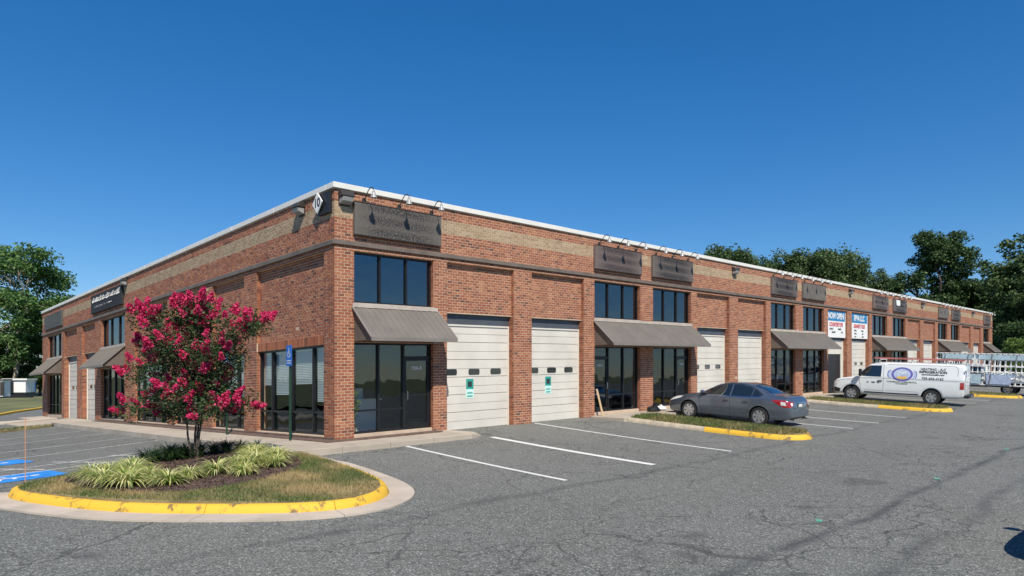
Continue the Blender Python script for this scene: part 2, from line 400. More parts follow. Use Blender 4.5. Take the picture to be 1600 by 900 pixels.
# accessible bays: blue ground paint with the white wheelchair symbol
def wheelchair(mtx, s, mat, name, parent, zf=None):
    m = MB()
    def P(x, y): return mtx @ Vector((x * s, y * s, 0))
    def seg(a, b, w):
        a = Vector(a); b = Vector(b); d = (b - a).normalized(); p = Vector((-d.y, d.x)) * w / 2
        m.poly([P(*q) for q in (a - p, b - p, b + p, a + p)])
    pts = [(-.06 + .26 * math.cos(t), -.2 + .26 * math.sin(t)) for t in np.linspace(R(115), R(365), 16)]
    for a, b in zip(pts, pts[1:]): seg(a, b, .075)
    m.poly([P(-.05 + .075 * math.cos(t), .42 + .075 * math.sin(t)) for t in np.linspace(0, 2 * math.pi, 12, endpoint=False)])
    seg((-.05, .33), (-.02, -.12), .09); seg((-.04, .12), (.17, .12), .06); seg((-.02, -.1), (.2, -.1), .08); seg((.19, -.08), (.3, -.36), .08); seg((.28, -.36), (.38, -.33), .06)
    if zf: m.v = [(x, y, zf(x, y)) for x, y, z in m.v]
    return m.build(name, mat, parent)
for cx, cy in ((-6.95, 1.45), (-6.95, 5.35)):
    b = strip((cx - 1.1, cy - .12), (cx + 1.15, cy + .16), 1.3, .008, 6).build('blue_marking', M['bluepaint'], lot)
    mt = frame_mtx((cx, cy, 0), (0, 1, 0), (-1, 0, 0), (0, 0, 1))
    wheelchair(frame_mtx((cx + .15, cy, 0), (0, -1, 0), (1, 0, 0), (0, 0, 1)), 1.25, M['line'], 'wheelchair_symbol', b, lambda x, y: G(x, y) + .013)
for x, y, r in ((1.56, -11.84, .07), (7.0, -12.1, .08), (13.4, -12.2, .09)):
    strip((x - r, y - .03), (x + r, y + .04), .09, .008, 2).build('survey_mark', M['green_dot'], lot)

# sidewalks of separate slabs
def sw(x, y): return zb(x, y) - .02
def slab(parent, x0, y0, x1, y1, j=.006, mat='concrete', zf=sw, pts=None):
    m = MB(); pts = pts or [(x0 + j, y0 + j), (x1 - j, y0 + j), (x1 - j, y1 - j), (x0 + j, y1 - j)]
    m.v = [(x, y, G(x, y) - .3) for x, y in pts] + [(x, y, zf(x, y)) for x, y in pts]
    n = len(pts)
    m.f = [tuple(range(n))[::-1], tuple(range(n, 2 * n))] + [(i, (i + 1) % n, n + (i + 1) % n, n + i) for i in range(n)]
    return m.build('slab', M[mat], parent, bevel=.008)
side = tag(empty('sidewalk', (0, 0, 0)), kind='structure')
xs = list(np.linspace(-2.0, 3.5, 5))
for a, b in zip(xs, xs[1:]): slab(side, a, -1.5, b, -.02)
slab(side, 0, 0, 0, 0, pts=[(3.506, -1.494), (3.95, -1.35), (4.2, -.75), (3.78, -.02), (3.506, -.02)], zf=lambda x, y: G(x, y) + .05 if x > 3.6 else sw(x, y))
ys = list(np.linspace(-.02, 23.4, 16))
for a, b in zip(ys, ys[1:]): slab(side, -2.0, a, -.02, b)
for a, b in ((23.4, 26.2), (26.2, 29)): slab(side, -3.0, a, -.02, b, zf=lambda x, y: G(x, y) + .05)
for x0, x1 in ((10.55, 18.0), (25.2, 32.9), (40.5, 48.4), (56.6, 64.5), (73.2, 77.4)):
    w2 = tag(empty('sidewalk', ((x0 + x1) / 2, -.8, G(x0, -1))), kind='structure')
    n = max(2, round((x1 - x0) / 1.8)); e = np.linspace(x0, x1, n + 1)
    for a, b in zip(e, e[1:]): slab(w2, a, -1.55, b, -.02)

def catmull(pts, step=.25, closed=False):
    P = [Vector(p) for p in pts]; out = []
    n = len(P); rng = range(n if closed else n - 1)
    for i in rng:
        if closed: p0, p1, p2, p3 = P[i - 1], P[i], P[(i + 1) % n], P[(i + 2) % n]
        else: p0, p1, p2, p3 = P[max(i - 1, 0)], P[i], P[i + 1], P[min(i + 2, n - 1)]
        k = max(1, int((p2 - p1).length / step))
        for j in range(k):
            t = j / k
            out.append(.5 * ((2 * p1) + (p2 - p0) * t + (2 * p0 - 5 * p1 + 4 * p2 - p3) * t * t + (3 * p1 - p0 - 3 * p2 + p3) * t ** 3))
    if not closed: out.append(P[-1])
    return out
def normals(path):
    out = []
    for i in range(len(path)):
        d = path[min(i + 1, len(path) - 1)] - path[max(i - 1, 0)]
        out.append(Vector((d.y, -d.x)).normalized())
    return out
def sweep(parent, path, prof, name, matf, seglen=1.8, side=1):
    """prof: (distance inward, height) list; the path is cut into segments with open joints"""
    nr = normals(path); i = 0
    while i < len(path) - 1:
        j = i; L = 0
        while j < len(path) - 1 and L < seglen: L += (path[j + 1] - path[j]).length; j += 1
        if len(path) - 1 - j < 3: j = len(path) - 1
        m = MB(); n = len(prof)
        for k in range(i, j + 1):
            p = path[k]
            if k == i: p = p.lerp(path[k + 1], .02)
            if k == j: p = p.lerp(path[k - 1], .02)
            g0 = G(p.x, p.y)
            for dd, h in prof:
                q = p - nr[k] * dd * side; m.v.append((q.x, q.y, g0 + h))
        for k in range(j - i):
            for t in range(n): m.f.append((k * n + t, k * n + (t + 1) % n, (k + 1) * n + (t + 1) % n, (k + 1) * n + t))
        m.f += [tuple(range(n)), tuple(range((j - i) * n, (j - i + 1) * n))[::-1]]
        mid = path[(i + j) // 2]
        m.build(name, M[matf(mid)], parent, smooth=True)
        i = j
KP = [(-.03, -.2), (-.03, .02), (.02, .115), (.055, .142), (.16, .145), (.175, .13), (.175, -.2)]
GP = [(-.48, -.2), (-.48, .012), (-.02, .018), (-.02, -.2)]

def inpoly(x, y, P):
    c = False; n = len(P)
    for i in range(n):
        a, b = P[i], P[i - 1]
        if (a[1] > y) != (b[1] > y) and x < (b[0] - a[0]) * (y - a[1]) / (b[1] - a[1]) + a[0]: c = not c
    return c
def fan(path, c, zf, n=10):
    v = [(c[0], c[1], zf(*c))]; f = []; m = len(path)
    for k in range(1, n + 1):
        for p in path:
            x = c[0] + (p[0] - c[0]) * k / n; y = c[1] + (p[1] - c[1]) * k / n; v.append((x, y, zf(x, y)))
    q = MB(); q.v = v
    for i in range(m): q.f.append((0, 1 + i, 1 + (i + 1) % m))
    for k in range(n - 1):
        for i in range(m):
            a = 1 + k * m + i; b = 1 + k * m + (i + 1) % m; q.f.append((a, a + m, b + m, b))
    e0 = 1 + (n - 1) * m; e1 = len(q.v); q.v += [(x, y, z - .12) for x, y, z in q.v[e0:e0 + m]]
    for i in range(m): q.f.append((e0 + i, e1 + i, e1 + (i + 1) % m, e0 + (i + 1) % m))
    return q
def blades(n, poly, zf, hmin, hmax, w, excl=None, seed=1, dens=None):
    rg = np.random.default_rng(seed); P = np.array(poly); lo, hi = P.min(0), P.max(0)
    pts = []
    while len(pts) < n:
        x, y = rg.uniform(lo[0], hi[0]), rg.uniform(lo[1], hi[1])
        if inpoly(x, y, poly) and not (excl and inpoly(x, y, excl) and rg.random() > .02): pts.append((x, y, zf(x, y)))
    b = np.array(pts); n = len(b); a = rg.uniform(0, 2 * np.pi, n); h = rg.uniform(hmin, hmax, n); ww = w * rg.uniform(.6, 1.3, n)
    dx = np.cos(a) * ww; dy = np.sin(a) * ww; lean = rg.normal(0, .55, (n, 2)) * h[:, None]
    v = np.zeros((n, 3, 3)); v[:, 0] = b + np.c_[dx, dy, np.zeros(n) - .005]; v[:, 1] = b - np.c_[dx, dy, np.zeros(n) + .005]
    v[:, 2] = b + np.c_[lean, h]
    return np_mesh('blades', v.reshape(-1, 3), np.arange(3 * n).reshape(-1, 3), rg.random(n))

# ---- the corner planting island
IS = [(-1.62, -1.52), (-1.66, -3.0), (-1.8, -4.4), (-2.02, -5.35), (-2.45, -6.02), (-3.2, -6.37), (-4.09, -6.15), (-5.34, -5.07), (-6.21, -3.95),
      (-6.87, -2.42), (-7.1, -1.5), (-6.95, -.85), (-6.3, -.5), (-5.6, -.38), (-4.0, -.05), (-2.02, .42)]
ip = catmull(IS, .2)
kerb = tag(empty('kerb', (-4.3, -3, G(-4.3, -3))), kind='structure')
sweep(kerb, ip, KP, 'kerb_segment', lambda p: 'yellow' if (p.y < -4.1 or p.x < -4.6) else 'kerb', 1.9, side=-1)
gut = tag(empty('gutter', (-4.3, -6.6, G(-4.3, -6.6))), kind='structure')
gi = [p for p in ip if p.y < -.9 or p.x < -6.9]
sweep(gut, gi, GP, 'gutter_slab', lambda p: 'concrete2', 1.9, side=-1)
def isz(x, y):
    r2 = ((x + 4.3) / 2.6) ** 2 + ((y + 2.4) / 3.4) ** 2
    return G(x, y) + .145 + .11 * max(0, 1 - r2)
nr = normals(ip); inner = [p + n * .125 for p, n in zip(ip, nr)]
ipoly = [(p.x, p.y) for p in inner] + [(-2.02, .2), (-2.03, -1.5)]
isl = fan(ipoly, (-4.0, -2.2), isz).build('island_turf', M['soil'], smooth=True); tag(isl, kind='structure')
MU = [(-6.2, -1.15), (-6.32, -2.0), (-6.1, -2.95), (-5.7, -3.75), (-5.1, -4.3), (-4.4, -4.35), (-3.6, -4.1), (-2.8, -3.5), (-2.3, -2.6), (-2.12, -1.7), (-2.3, -.6), (-2.9, -.25), (-4.2, -.45), (-5.4, -.75)]
mu = [(p.x, p.y) for p in catmull(MU, .25, True)]
mb_ = fan(mu, (-4.2, -2.3), lambda x, y: isz(x, y) + .018, 12).build('mulch_bed', M['mulch'], smooth=True); tag(mb_, kind='structure')
me = blades(30000, ipoly, isz, .025, .075, .006, mu, 3)
tag(addmesh('lawn_grass', me, M['grass']), 'short patchy green and straw coloured grass inside the yellow kerb', 'grass', kind='stuff')
# mulch chips
rg = np.random.default_rng(11); ch = []
while len(ch) < 6000:
    x, y = rg.uniform(-6.4, -2), rg.uniform(-4.5, -.2)
    if inpoly(x, y, mu): ch.append((x, y, isz(x, y) + .024 + rg.uniform(0, .012)))
ch = np.array(ch); n = len(ch); a = rg.uniform(0, 6.28, n); t = rg.normal(0, .25, n); l = rg.uniform(.012, .035, n); w = rg.uniform(.004, .009, n)
d = np.c_[np.cos(a) * l, np.sin(a) * l, t * l]; pp = np.c_[-np.sin(a) * w, np.cos(a) * w, rg.normal(0, .003, n)]
v = np.stack([ch - d - pp, ch + d - pp, ch + d + pp, ch - d + pp], 1).reshape(-1, 3)
M['chip'] = leafmat('bark_chips', [(0, (.045, .028, .022)), (.6, (.10, .06, .045)), (1, (.2, .13, .09))], .0, .9)
tag(addmesh('bark_chips', np_mesh('chips', v, np.arange(4 * n).reshape(-1, 4), rg.random(n)), M['chip']), 'loose brown bark chips spread over the planting bed', 'mulch', kind='stuff')

# ---- narrow grass islands between the parking bays
def bay_island(x0, x1, y1, nb, lab, seed):
    r = (x1 - x0) / 2
    P = [(x0, -1.6), (x0, -3.5), (x0, y1 + r)] + [((x0 + x1) / 2 - r * math.cos(t), y1 + r - r * math.sin(t)) for t in np.linspace(.35, math.pi - .35, 7)] + [(x1, y1 + r), (x1, -3.5), (x1, -1.6)]
    path = catmull(P, .25)[::-1]
    k = tag(empty('kerb', (x0, y1, G(x0, y1))), kind='structure')
    sweep(k, path, KP, 'kerb_segment', lambda p: 'yellow' if p.y < y1 + 2.3 else 'kerb', 1.9, side=-1)
    nr = normals(path); inn = [(p + n * .125) for p, n in zip(path, nr)]; poly = [(p.x, p.y) for p in inn]
    z = lambda x, y: G(x, y) + .145 + .04 * max(0, 1 - ((x - (x0 + x1) / 2) / r) ** 2)
    t = fan(poly, ((x0 + x1) / 2, y1 / 2 - .8), z, 6).build('island_turf', M['soil'], smooth=True); tag(t, kind='structure')
    g = addmesh('verge_grass', blades(nb, poly, z, .05, .14, .010, None, seed), M['grass_dry'])
    tag(g, lab, 'grass', kind='stuff')
bay_island(10.75, 12.55, -7.6, 12000, 'dry tufted grass on the narrow island beside the grey sedan', 21)
bay_island(25.8, 27.5, -7.9, 7000, 'dry grass on the narrow island beside the white van', 22)
bay_island(40.3, 42.2, -8.2, 3000, 'dry grass on the narrow island beside the rack truck', 23)

# ---- left background: grass strip, far kerb and verge
P = [(-16, 19.2), (-8, 20.5), (-4.2, 21.1), (-2.2, 22.3), (-2.0, 22.9), (-3.2, 23.0), (-5, 22.8), (-9, 22.4), (-16, 21.5)]
z = lambda x, y: G(x, y) + .08
t = fan(P, (-8, 21.5), z, 4).build('grass_strip', M['soil'], smooth=True); tag(t, kind='structure')
tag(addmesh('strip_grass', blades(5000, P, z, .04, .12, .014, None, 31), M['grass_dry']), 'thin dry grass strip past the end of the left parking bays', 'grass', kind='stuff')
P = [(-20, 28.5), (-3, 29.8), (-.4, 30.6), (-.3, 35.5), (-1.4, 36.2), (-1.5, 31.4), (-3.2, 30.4), (-20, 29.3)]
m = MB(); m.prism([(x, y, G(x, y) - .1) for x, y in P], (0, 0, .17)); tag(m.build('path', M['concrete2']), kind='structure')
ka = [Vector((-30, -6)), Vector((-14, 22)), Vector((-5, 38.5)), Vector((-1.2, 45.0)), Vector((3.2, 53.2)), Vector((8, 62)), Vector((14, 75))]
k = tag(empty('kerb', (-1.2, 45, G(-1.2, 45))), kind='structure')
sweep(k, [Vector(p) for p in catmull(ka[2:], 1.2)], [(0, -.2), (0, .14), (.2, .16), (.2, -.2)], 'kerb_segment', lambda p: 'yellow', 5, side=1)
vp = [(-5.1, 38.7), (-1.3, 45.2), (3.1, 53.4), (7.9, 62.2), (13.9, 75), (13.9, 130), (-60, 130), (-60, 38)]
m = MB(); m.v = []
V0 = [(x, y) for x, y in vp[:5]]
for i in range(4):
    a, b = Vector(V0[i]), Vector(V0[i + 1])
    for s in range(5):
        q = [a + Vector((-9 * s, 5 * s)), b + Vector((-9 * s, 5 * s)), b + Vector((-9 * (s + 1), 5 * (s + 1))), a + Vector((-9 * (s + 1), 5 * (s + 1)))]
        m.poly([(p.x, p.y, G(p.x, p.y) + .15 + .12 * (s + (k_ > 1))) for k_, p in enumerate(q)])
tag(m.build('verge', M['turf'], smooth=True), kind='structure')

# ------------------------------------------------------------------ the brick building
LR, LL = 77.5, 37.1
bld = empty('brick_building', (0, 0, 0))
tag(bld, 'long two storey red brick commercial building with tan band and metal awnings', 'building')
def fb(m, F, s0, s1, n0, n1, z0, z1):
    if F == 'R': m.box(s0, n0, z0, s1, n1, z1)
    else: m.box(n0, s0, z0, n1, s1, z1)
    return m
def fp(F, s, n, z): return (s, n, z) if F == 'R' else (n, s, z)
CH, BL, JT = .0806, .200, .0155
BR = {'brick': [], 'tan': []}                 # rows: F, s0, s1, n0, n1, z0, z1
def bricks(F, s0, s1, z0, z1, n, kind='brick', soldier=False, dep=.016):
    out = BR[kind]; s0 = max(s0, .017) if F == 'L' else s0
    if soldier:
        c = np.arange(s0, s1 - .04, .081); out += [(F, a + .005, min(a + .075, s1), n, n + dep, z0 + .005, z1 - .005) for a in c]; return
    for k in range(int(math.floor(z0 / CH + 1e-6)), int(math.ceil(z1 / CH - 1e-6))):
        a0, a1 = max(k * CH + JT / 2, z0), min((k + 1) * CH - JT / 2, z1)
        if a1 - a0 < .02: continue
        off = (k % 2) * BL / 2
        i0 = int(math.floor((s0 - off) / BL)); i1 = int(math.ceil((s1 - off) / BL))
        row = []
        for i in range(i0, i1):
            b0, b1 = max(i * BL + off + JT / 2, s0), min((i + 1) * BL + off - JT / 2, s1)
            if b1 - b0 > .004: row.append([b0, b1])
        if not row: continue
        if len(row) > 1 and row[0][1] - row[0][0] < .06: row[1][0] = s0; row.pop(0)
        if len(row) > 1 and row[-1][1] - row[-1][0] < .06: row[-2][1] = s1; row.pop()
        row[0][0] = s0; row[-1][1] = s1
        out += [(F, b0, b1, n, n + dep, a0, a1) for b0, b1 in row]
def jamb(F, s, d, z0, z1, n0, n1):
    """returns: bricks on the side of an opening; d=+1 faces +s"""
    for k in range(int(math.floor(z0 / CH)), int(math.ceil(z1 / CH))):
        a0, a1 = max(k * CH + JT / 2, z0), min((k + 1) * CH - JT / 2, z1)
        if a1 - a0 < .02: continue
        e = (n0 + .018, n1 - .002) if (n1 - n0) < .14 else ((n0 + .018, n0 + .10 if k % 2 else n1 - .002))
        BR['brick'].append((F, s - .010, s + .008, e[0], e[1], a0, a1) if d < 0 else (F, s - .008, s + .010, e[0], e[1], a0, a1))
        if (n1 - n0) >= .14 and k % 2: BR['brick'].append((F, s - .010 if d < 0 else s - .008, s + .008 if d < 0 else s + .010, n0 + .112, n1 - .002, a0, a1))
wall_m = MB()
def wall(F, s0, s1, z0, z1, n=0, th=.3, kind='brick', br=True):
    fb(wall_m, F, .006 if (F == 'R' and s0 == 0) else s0, s1, n + .004, n + th, z0, z1)
    if br: bricks(F, s0, s1, z0, z1, n, kind)

def window(F, s0, s1, z0, z1, n, vm, hm, glass, name='window', fw=.055, parent=None, skip=()):
    m = MB(); d0, d1 = n, n + .09
    fb(m, F, s0, s0 + fw, d0, d1, z0, z1); fb(m, F, s1 - fw, s1, d0, d1, z0, z1)
    fb(m, F, s0 + fw, s1 - fw, d0, d1, z0, z0 + fw); fb(m, F, s0 + fw, s1 - fw, d0, d1, z1 - fw, z1)
    S = [s0 + fw] + [x for x in vm] + [s1 - fw]
    for x in vm: fb(m, F, x - fw / 2, x + fw / 2, d0 - .012, d1 - .003, z0 + fw, z1 - fw)
    for i in range(len(S) - 1):
        if i in skip: continue
        a, b = S[i] + (fw / 2 if i else 0), S[i + 1] - (fw / 2 if i < len(S) - 2 else 0)
        for h in hm: fb(m, F, a, b, d0 + .004, d1 - .006, h - fw / 2, h + fw / 2)
    w = m.build(name, M['frame'], parent or bld, shear=True)
    for i in range(len(S) - 1):
        if i in skip: continue
        a, b = S[i] + (fw / 2 if i else 0), S[i + 1] - (fw / 2 if i < len(S) - 2 else 0)
        Z = [z0 + fw] + [h for h in hm] + [z1 - fw]
        for j in range(len(Z) - 1):
            c, e = Z[j] + (fw / 2 if j else 0), Z[j + 1] - (fw / 2 if j < len(Z) - 2 else 0)
            fb(MB(), F, a + .002, b - .002, n + .045, n + .053, c + .002, e - .002).build('pane', M[glass], w, shear=True)
    return w
NUM = {0: '7308-B', 3: '7308-C', 4: '7308-D', 7: '7308-E', 8: '7308-F', 11: '7308-G', 12: '7308-H', 15: '7308-J', 16: '7308-K', 19: '7308-L'}
def ftext(F, s, n, z, txt, size, mat, name, parent, bold=0, sx=1):
    if F == 'R': mt = frame_mtx((s, n, z), (1, 0, 0), (0, 0, 1), (0, -1, 0))
    else: mt = frame_mtx((n, s, z), (0, -1, 0), (0, 0, 1), (-1, 0, 0))
    return text_mesh(txt, size, M[mat], mt, name, parent, .002, bold=bold, shear=True, sx=sx)
def storefront(F, s0, s1, door, num=None, z1=2.58):
    """two glazed bays with a low rail and a glazed door at one end"""
    n = .13; W = s1 - s0; dw = .98
    if W > 3.5: vm = [s0 + dw, s0 + dw + (W - dw) / 3, s0 + dw + 2 * (W - dw) / 3] if door < 0 else [s0 + (W - dw) / 3, s0 + 2 * (W - dw) / 3, s1 - dw]
    else: vm = [s0 + dw, s0 + dw + (W - dw) / 2] if door < 0 else [s0 + (W - dw) / 2, s1 - dw]
    skip = (0,) if door < 0 else (len(vm),)
    w = window(F, s0, s1, .1, z1, n, vm, [.72], 'glass', 'storefront', skip=skip)
    a, b = (s0 + .055, vm[0] - .03) if door < 0 else (vm[-1] + .03, s1 - .055)
    m = MB(); f = .07; q0, q1 = n + .01, n + .075; zt = 2.15
    fb(m, F, a, b, q0 - .006, q1 + .006, zt, zt + .06)                           # transom bar
    fb(m, F, a + .004, a + f, q0, q1, .105, zt); fb(m, F, b - f, b - .004, q0, q1, .105, zt)
    fb(m, F, a + f, b - f, q0, q1, .105, .27); fb(m, F, a + f, b - f, q0, q1, zt - f, zt); fb(m, F, a + f, b - f, q0 + .01, q1 - .01, 1.06, 1.11)
    d = m.build('door', M['frame'], w, shear=True)
    for c, e in ((.27, 1.06), (1.11, zt - f)): fb(MB(), F, a + f + .002, b - f - .002, n + .04, n + .047, c + .002, e - .002).build('door_pane', M['glass'], w, shear=True)
    fb(MB(), F, a + .002, b - .002, n + .045, n + .053, zt + .062, z1 - .057).build('pane', M['glass'], w, shear=True)
    h = (b - f - .01) if door < 0 else (a + f + .01)
    hp = MB().tube([fp(F, h, n - .0, .95), fp(F, h, n - .05, .97), fp(F, h, n - .05, 1.2), fp(F, h, n - .0, 1.22)], .011, 6)
    hp.build('handle', M['steel'], w, shear=True)
    if num: ftext(F, (a + b) / 2, n + .035, 1.86, num, .13, 'white', 'unit_number', w, .002)
    fb(wall_m, F, s0 + .012, s1 - .012, .05, .3, -.1, .098)
    return w
def garage(F, s0, s1, zt=3.52, lites=True, sticker=False, var=0):
    n = .27; sill = -.06
    m = MB(); q = [(s0 + .012, sill), (s0 + .06, sill), (s0 + .06, 3.15), (s1 - .06, 3.15), (s1 - .06, sill), (s1 - .012, sill), (s1 - .012, 3.2), (s0 + .012, 3.2)]
    m.prism([fp(F, a, n - .03, b) for a, b in q], fp(F, 0, .15, 0))
    g = m.build('garage_door', M['doorframe'], bld, shear=True)
    fb(MB(), F, s0 + .012, s1 - .012, n - .02, n + .1, 3.202, zt).build('header_panel', M['header'], g, shear=True)
    if var == 1:                      # framed entry under a shortened door
        fb(MB(), F, s0 + .06, s1 - .06, n, n + .06, 2.35, 3.2).build('panel', M['doorpan'], g, shear=True)
        for a, b in ((s0 + .06, s0 + .5), (s1 - .35, s1 - .06)): fb(MB(), F, a, b, n, n + .06, sill, 2.34).build('panel', M['doorpan'], g, shear=True)
        fb(MB(), F, s0 + .505, s1 - .355, n + .03, n + .08, sill, 2.34).build('entry_door', M['frame'], g, shear=True)
        return g
    ns = 6; hh = (3.2 - sill) / ns
    for i in range(ns):
        z0 = sill + i * hh; mm = MB()
        for a, b in ((z0 + .006, z0 + hh * .44), (z0 + hh * .44 + .022, z0 + hh - .014)):
            fb(mm, F, s0 + .062, s1 - .062, n, n + .05, a, b)
        fb(mm, F, s0 + .064, s1 - .064, n + .012, n + .049, z0 + .005, z0 + hh - .009)
        pn = mm.build('panel', M['doorpan'], g, shear=True)
    if lites:
        W = s1 - s0; zc = sill + 3.3 * hh
        for f0 in (.05, .38, .71) if F == 'R' else (.3, .6):
            a = s0 + W * f0; b = a + .46; q = []
            for (cx, cz, t0) in ((b - .05, zc + .03, 0), (a + .05, zc + .03, 90), (a + .05, zc - .05, 180), (b - .05, zc - .05, 270)):
                for t in (0, 30, 60, 90): q.append(fp(F, cx + .05 * math.cos(R(t0 + t)), n - .012, cz + .05 * math.sin(R(t0 + t))))
            MB().prism(q, fp(F, 0, .02, 0)).build('window_lite', M['lite'], g, shear=True)
    if sticker:
        c = s0 + (s1 - s0) * .40
        fb(MB(), F, c - .15, c + .15, n - .006, n - .001, 1.18, 1.50).build('notice_sticker', M['teal'], g, shear=True)
        fb(MB(), F, c - .16, c + .16, n - .006, n - .001, .90, 1.178).build('notice_sticker', M['palegreen'], g, shear=True)
        for dz in (.96, 1.06): fb(MB(), F, c - .11, c + .11, n - .010, n - .0065, dz - .02, dz + .02).build('sticker_print', M['teal'], g, shear=True)
        fb(MB(), F, c - .08, c + .08, n - .010, n - .0065, 1.25, 1.42).build('sticker_print', M['ink'], g, shear=True)
    return g
def awning(F, s0, s1, pr=.88, zt=3.47, zl=2.64):
    m = MB()
    q = [fp(F, s0, -.002, zt), fp(F, s0, -.002, zl - .03), fp(F, s0, -pr + .02, zl - .03), fp(F, s0, -pr + .02, zl)]
    m.prism(q, fp(F, s1 - s0, 0, 0)); a = m.build('awning', M['soffit'], bld, shear=True)
    m = MB(); e = .05
    q = [fp(F, s0 - e, -.003, zt + .05), fp(F, s0 - e, -.003, zt + .012), fp(F, s0 - e, -pr, zl + .006), fp(F, s0 - e, -pr - .02, zl - .06), fp(F, s0 - e, -pr - .045, zl - .06), fp(F, s0 - e, -pr - .045, zl + .02)]
    m.prism(q, fp(F, s1 - s0 + 2 * e, 0, 0)).build('roof_sheet', M['awning'], a, shear=True)
    nn = max(4, round((s1 - s0) / .2)); pitch = (s1 - s0 + 2 * e) / nn
    for i in range(nn + 1):
        s = s0 - e + i * pitch; w = .011 if 0 < i < nn else .028
        q = [fp(F, s - w, -.004, zt + .075), fp(F, s - w, -.004, zt + .045), fp(F, s - w, -pr - .043, zl + .015), fp(F, s - w, -pr - .043, zl + .04)]
        MB().prism(q, fp(F, 2 * w, 0, 0)).build('seam', M['awning_edge'], a, shear=True)
    fb(MB(), F, s0 - e, s1 + e, -pr - .062, -pr - .047, zl - .075, zl + .022).build('lip', M['awning_edge'], a, shear=True)
    fb(MB(), F, s0 - e, s1 + e, -.03, -.002, zt + .052, zt + .16).build('flashing', M['sill'], a, shear=True)

ZT = 5.04
def facade(F, L, bays):
    # frieze
    wall(F, 0 if F == 'R' else .3, L, ZT, 5.89)
    wall(F, 0 if F == 'R' else .3, L, 5.89, 6.29, 0, .3, 'tan'); wall(F, 0 if F == 'R' else .3, L, 6.29, 6.62)
    if F == 'L':
        for a, b, k in ((ZT, 5.89, 'brick'), (5.89, 6.29, 'tan'), (6.29, 6.62, 'brick')): bricks('L', 0, .3, a, b, 0, k)
    prev = 0
    for i, (kind, s0, s1, opt) in enumerate(bays + [('E', L, L, None)]):
        if prev == 0 and F == 'L':
            wall(F, .3, s0, -.12, ZT); bricks(F, 0, .3, -.12, ZT, 0)
        else: wall(F, prev, s0, -.12, ZT)
        prev = s1
        if kind == 'E': break
        W = s1 - s0
        if kind == 'S':
            wall(F, s0, s1, 2.58, 3.60)
            fb(MB(), F, s0 - .0, s1 + .0, -.02, .2, 3.602, 3.645).build('sill', M['sill'], bld, shear=True)
            vm = [s0 + W / 3, s0 + 2 * W / 3]
            window(F, s0 + .012, s1 - .012, 3.645, ZT, .13, vm, [], 'glass_up')
            for d, s in ((1, s0), (-1, s1)): jamb(F, s, d, 3.65, ZT, 0, .14); jamb(F, s, d, .0, 2.58, 0, .14)
            storefront(F, s0 + .012, s1 - .012, opt, NUM.get(i) if F == 'R' else None)
        elif kind == 'D':
            wall(F, s0, s1, 3.52, ZT, .13, .23)
            for d, s in ((1, s0), (-1, s1)): jamb(F, s, d, 3.52, ZT, 0, .13); jamb(F, s, d, -.06, 3.52, 0, .26)
            garage(F, s0, s1, **opt)
        elif kind == 'W':
            wall(F, s0, s1, 2.81, ZT, .13, .23)
            fb(wall_m, F, s0, s1, .058, .36, 2.55, 2.809); bricks(F, s0, s1, 2.55, 2.81, .05, soldier=True)
            for d, s in ((1, s0), (-1, s1)): jamb(F, s, d, 2.81, ZT, 0, .13); jamb(F, s, d, .09, 2.55, 0, .14)
            fb(wall_m, F, s0 + .001, s1 - .001, -.02, .3, -.12, .088)
            vm = [s0 + W * .2, s0 + W * .5, s0 + W * .8] if W > 3.5 else [s0 + W * .3, s0 + W * .72]
            w = window(F, s0 + .012, s1 - .012, .09, 2.55, .13, vm, [.70], 'glass')
            for a, b in zip([s0 + .07] + [x + .03 for x in vm], [x - .03 for x in vm] + [s1 - .07]):
                m = MB(); drop = random.choice((1.0, 1.12, 1.2, .95, 1.5))
                fb(m, F, a + .02, b - .02, .235, .275, 2.44, 2.50)
                for z in np.arange(drop, 2.43, .048): 
                    q = [fp(F, a + .02, .235, z), fp(F, a + .02, .262, z + .040), fp(F, a + .02, .262, z + .044), fp(F, a + .02, .235, z + .004)]
                    m.prism(q, fp(F, b - a - .04, 0, 0))
                tag(m.build('blind', M['blind'], w, shear=True), kind='stuff')
        for nm, n0 in ():
            pass
    # ledge and coping
    e = -.055 if F == 'R' else -.0545
    fb(MB(), F, -.055 if F == 'R' else .0, L + .02, e, 0 if F == 'R' else -.0005, 5.15, 5.275).build('ledge', M['trim'], bld, shear=True, bevel=.01)
    c0 = -.06 if F == 'R' else .36; ed = np.linspace(c0, L + .06, round((L - c0) / 3.05) + 1)
    for a, b in zip(ed, ed[1:]): fb(MB(), F, a, b - .006, -.06, .36, 6.625, 6.775 + random.uniform(-.003, .003)).build('coping', M['coping'], bld, shear=True, bevel=.008)
D_ = lambda **k: k
RB = [('S', .59, 3.28, 1), ('D', 3.78, 6.62, D_(sticker=True)), ('D', 7.45, 10.22, D_(sticker=True)), ('S', 10.82, 13.75, -1), ('S', 14.65, 17.6, 1),
      ('D', 18.12, 21.05, D_()), ('D', 21.9, 24.9, D_(lites=False)), ('S', 25.47, 28.5, -1), ('S', 29.5, 32.5, 1), ('D', 33.1, 36.2, D_(var=1)),
      ('D', 37.0, 40.2, D_()), ('S', 40.8, 43.9, -1), ('S', 45.05, 48.05, 1), ('D', 48.6, 51.8, D_(lites=False)), ('D', 52.7, 56.0, D_(lites=False)),
      ('S', 56.9, 59.8, -1), ('S', 61.0, 64.0, 1), ('D', 64.75, 68.15, D_(lites=False)), ('D', 69.25, 72.3, D_(lites=False)), ('S', 73.4, 76.1, -1)]
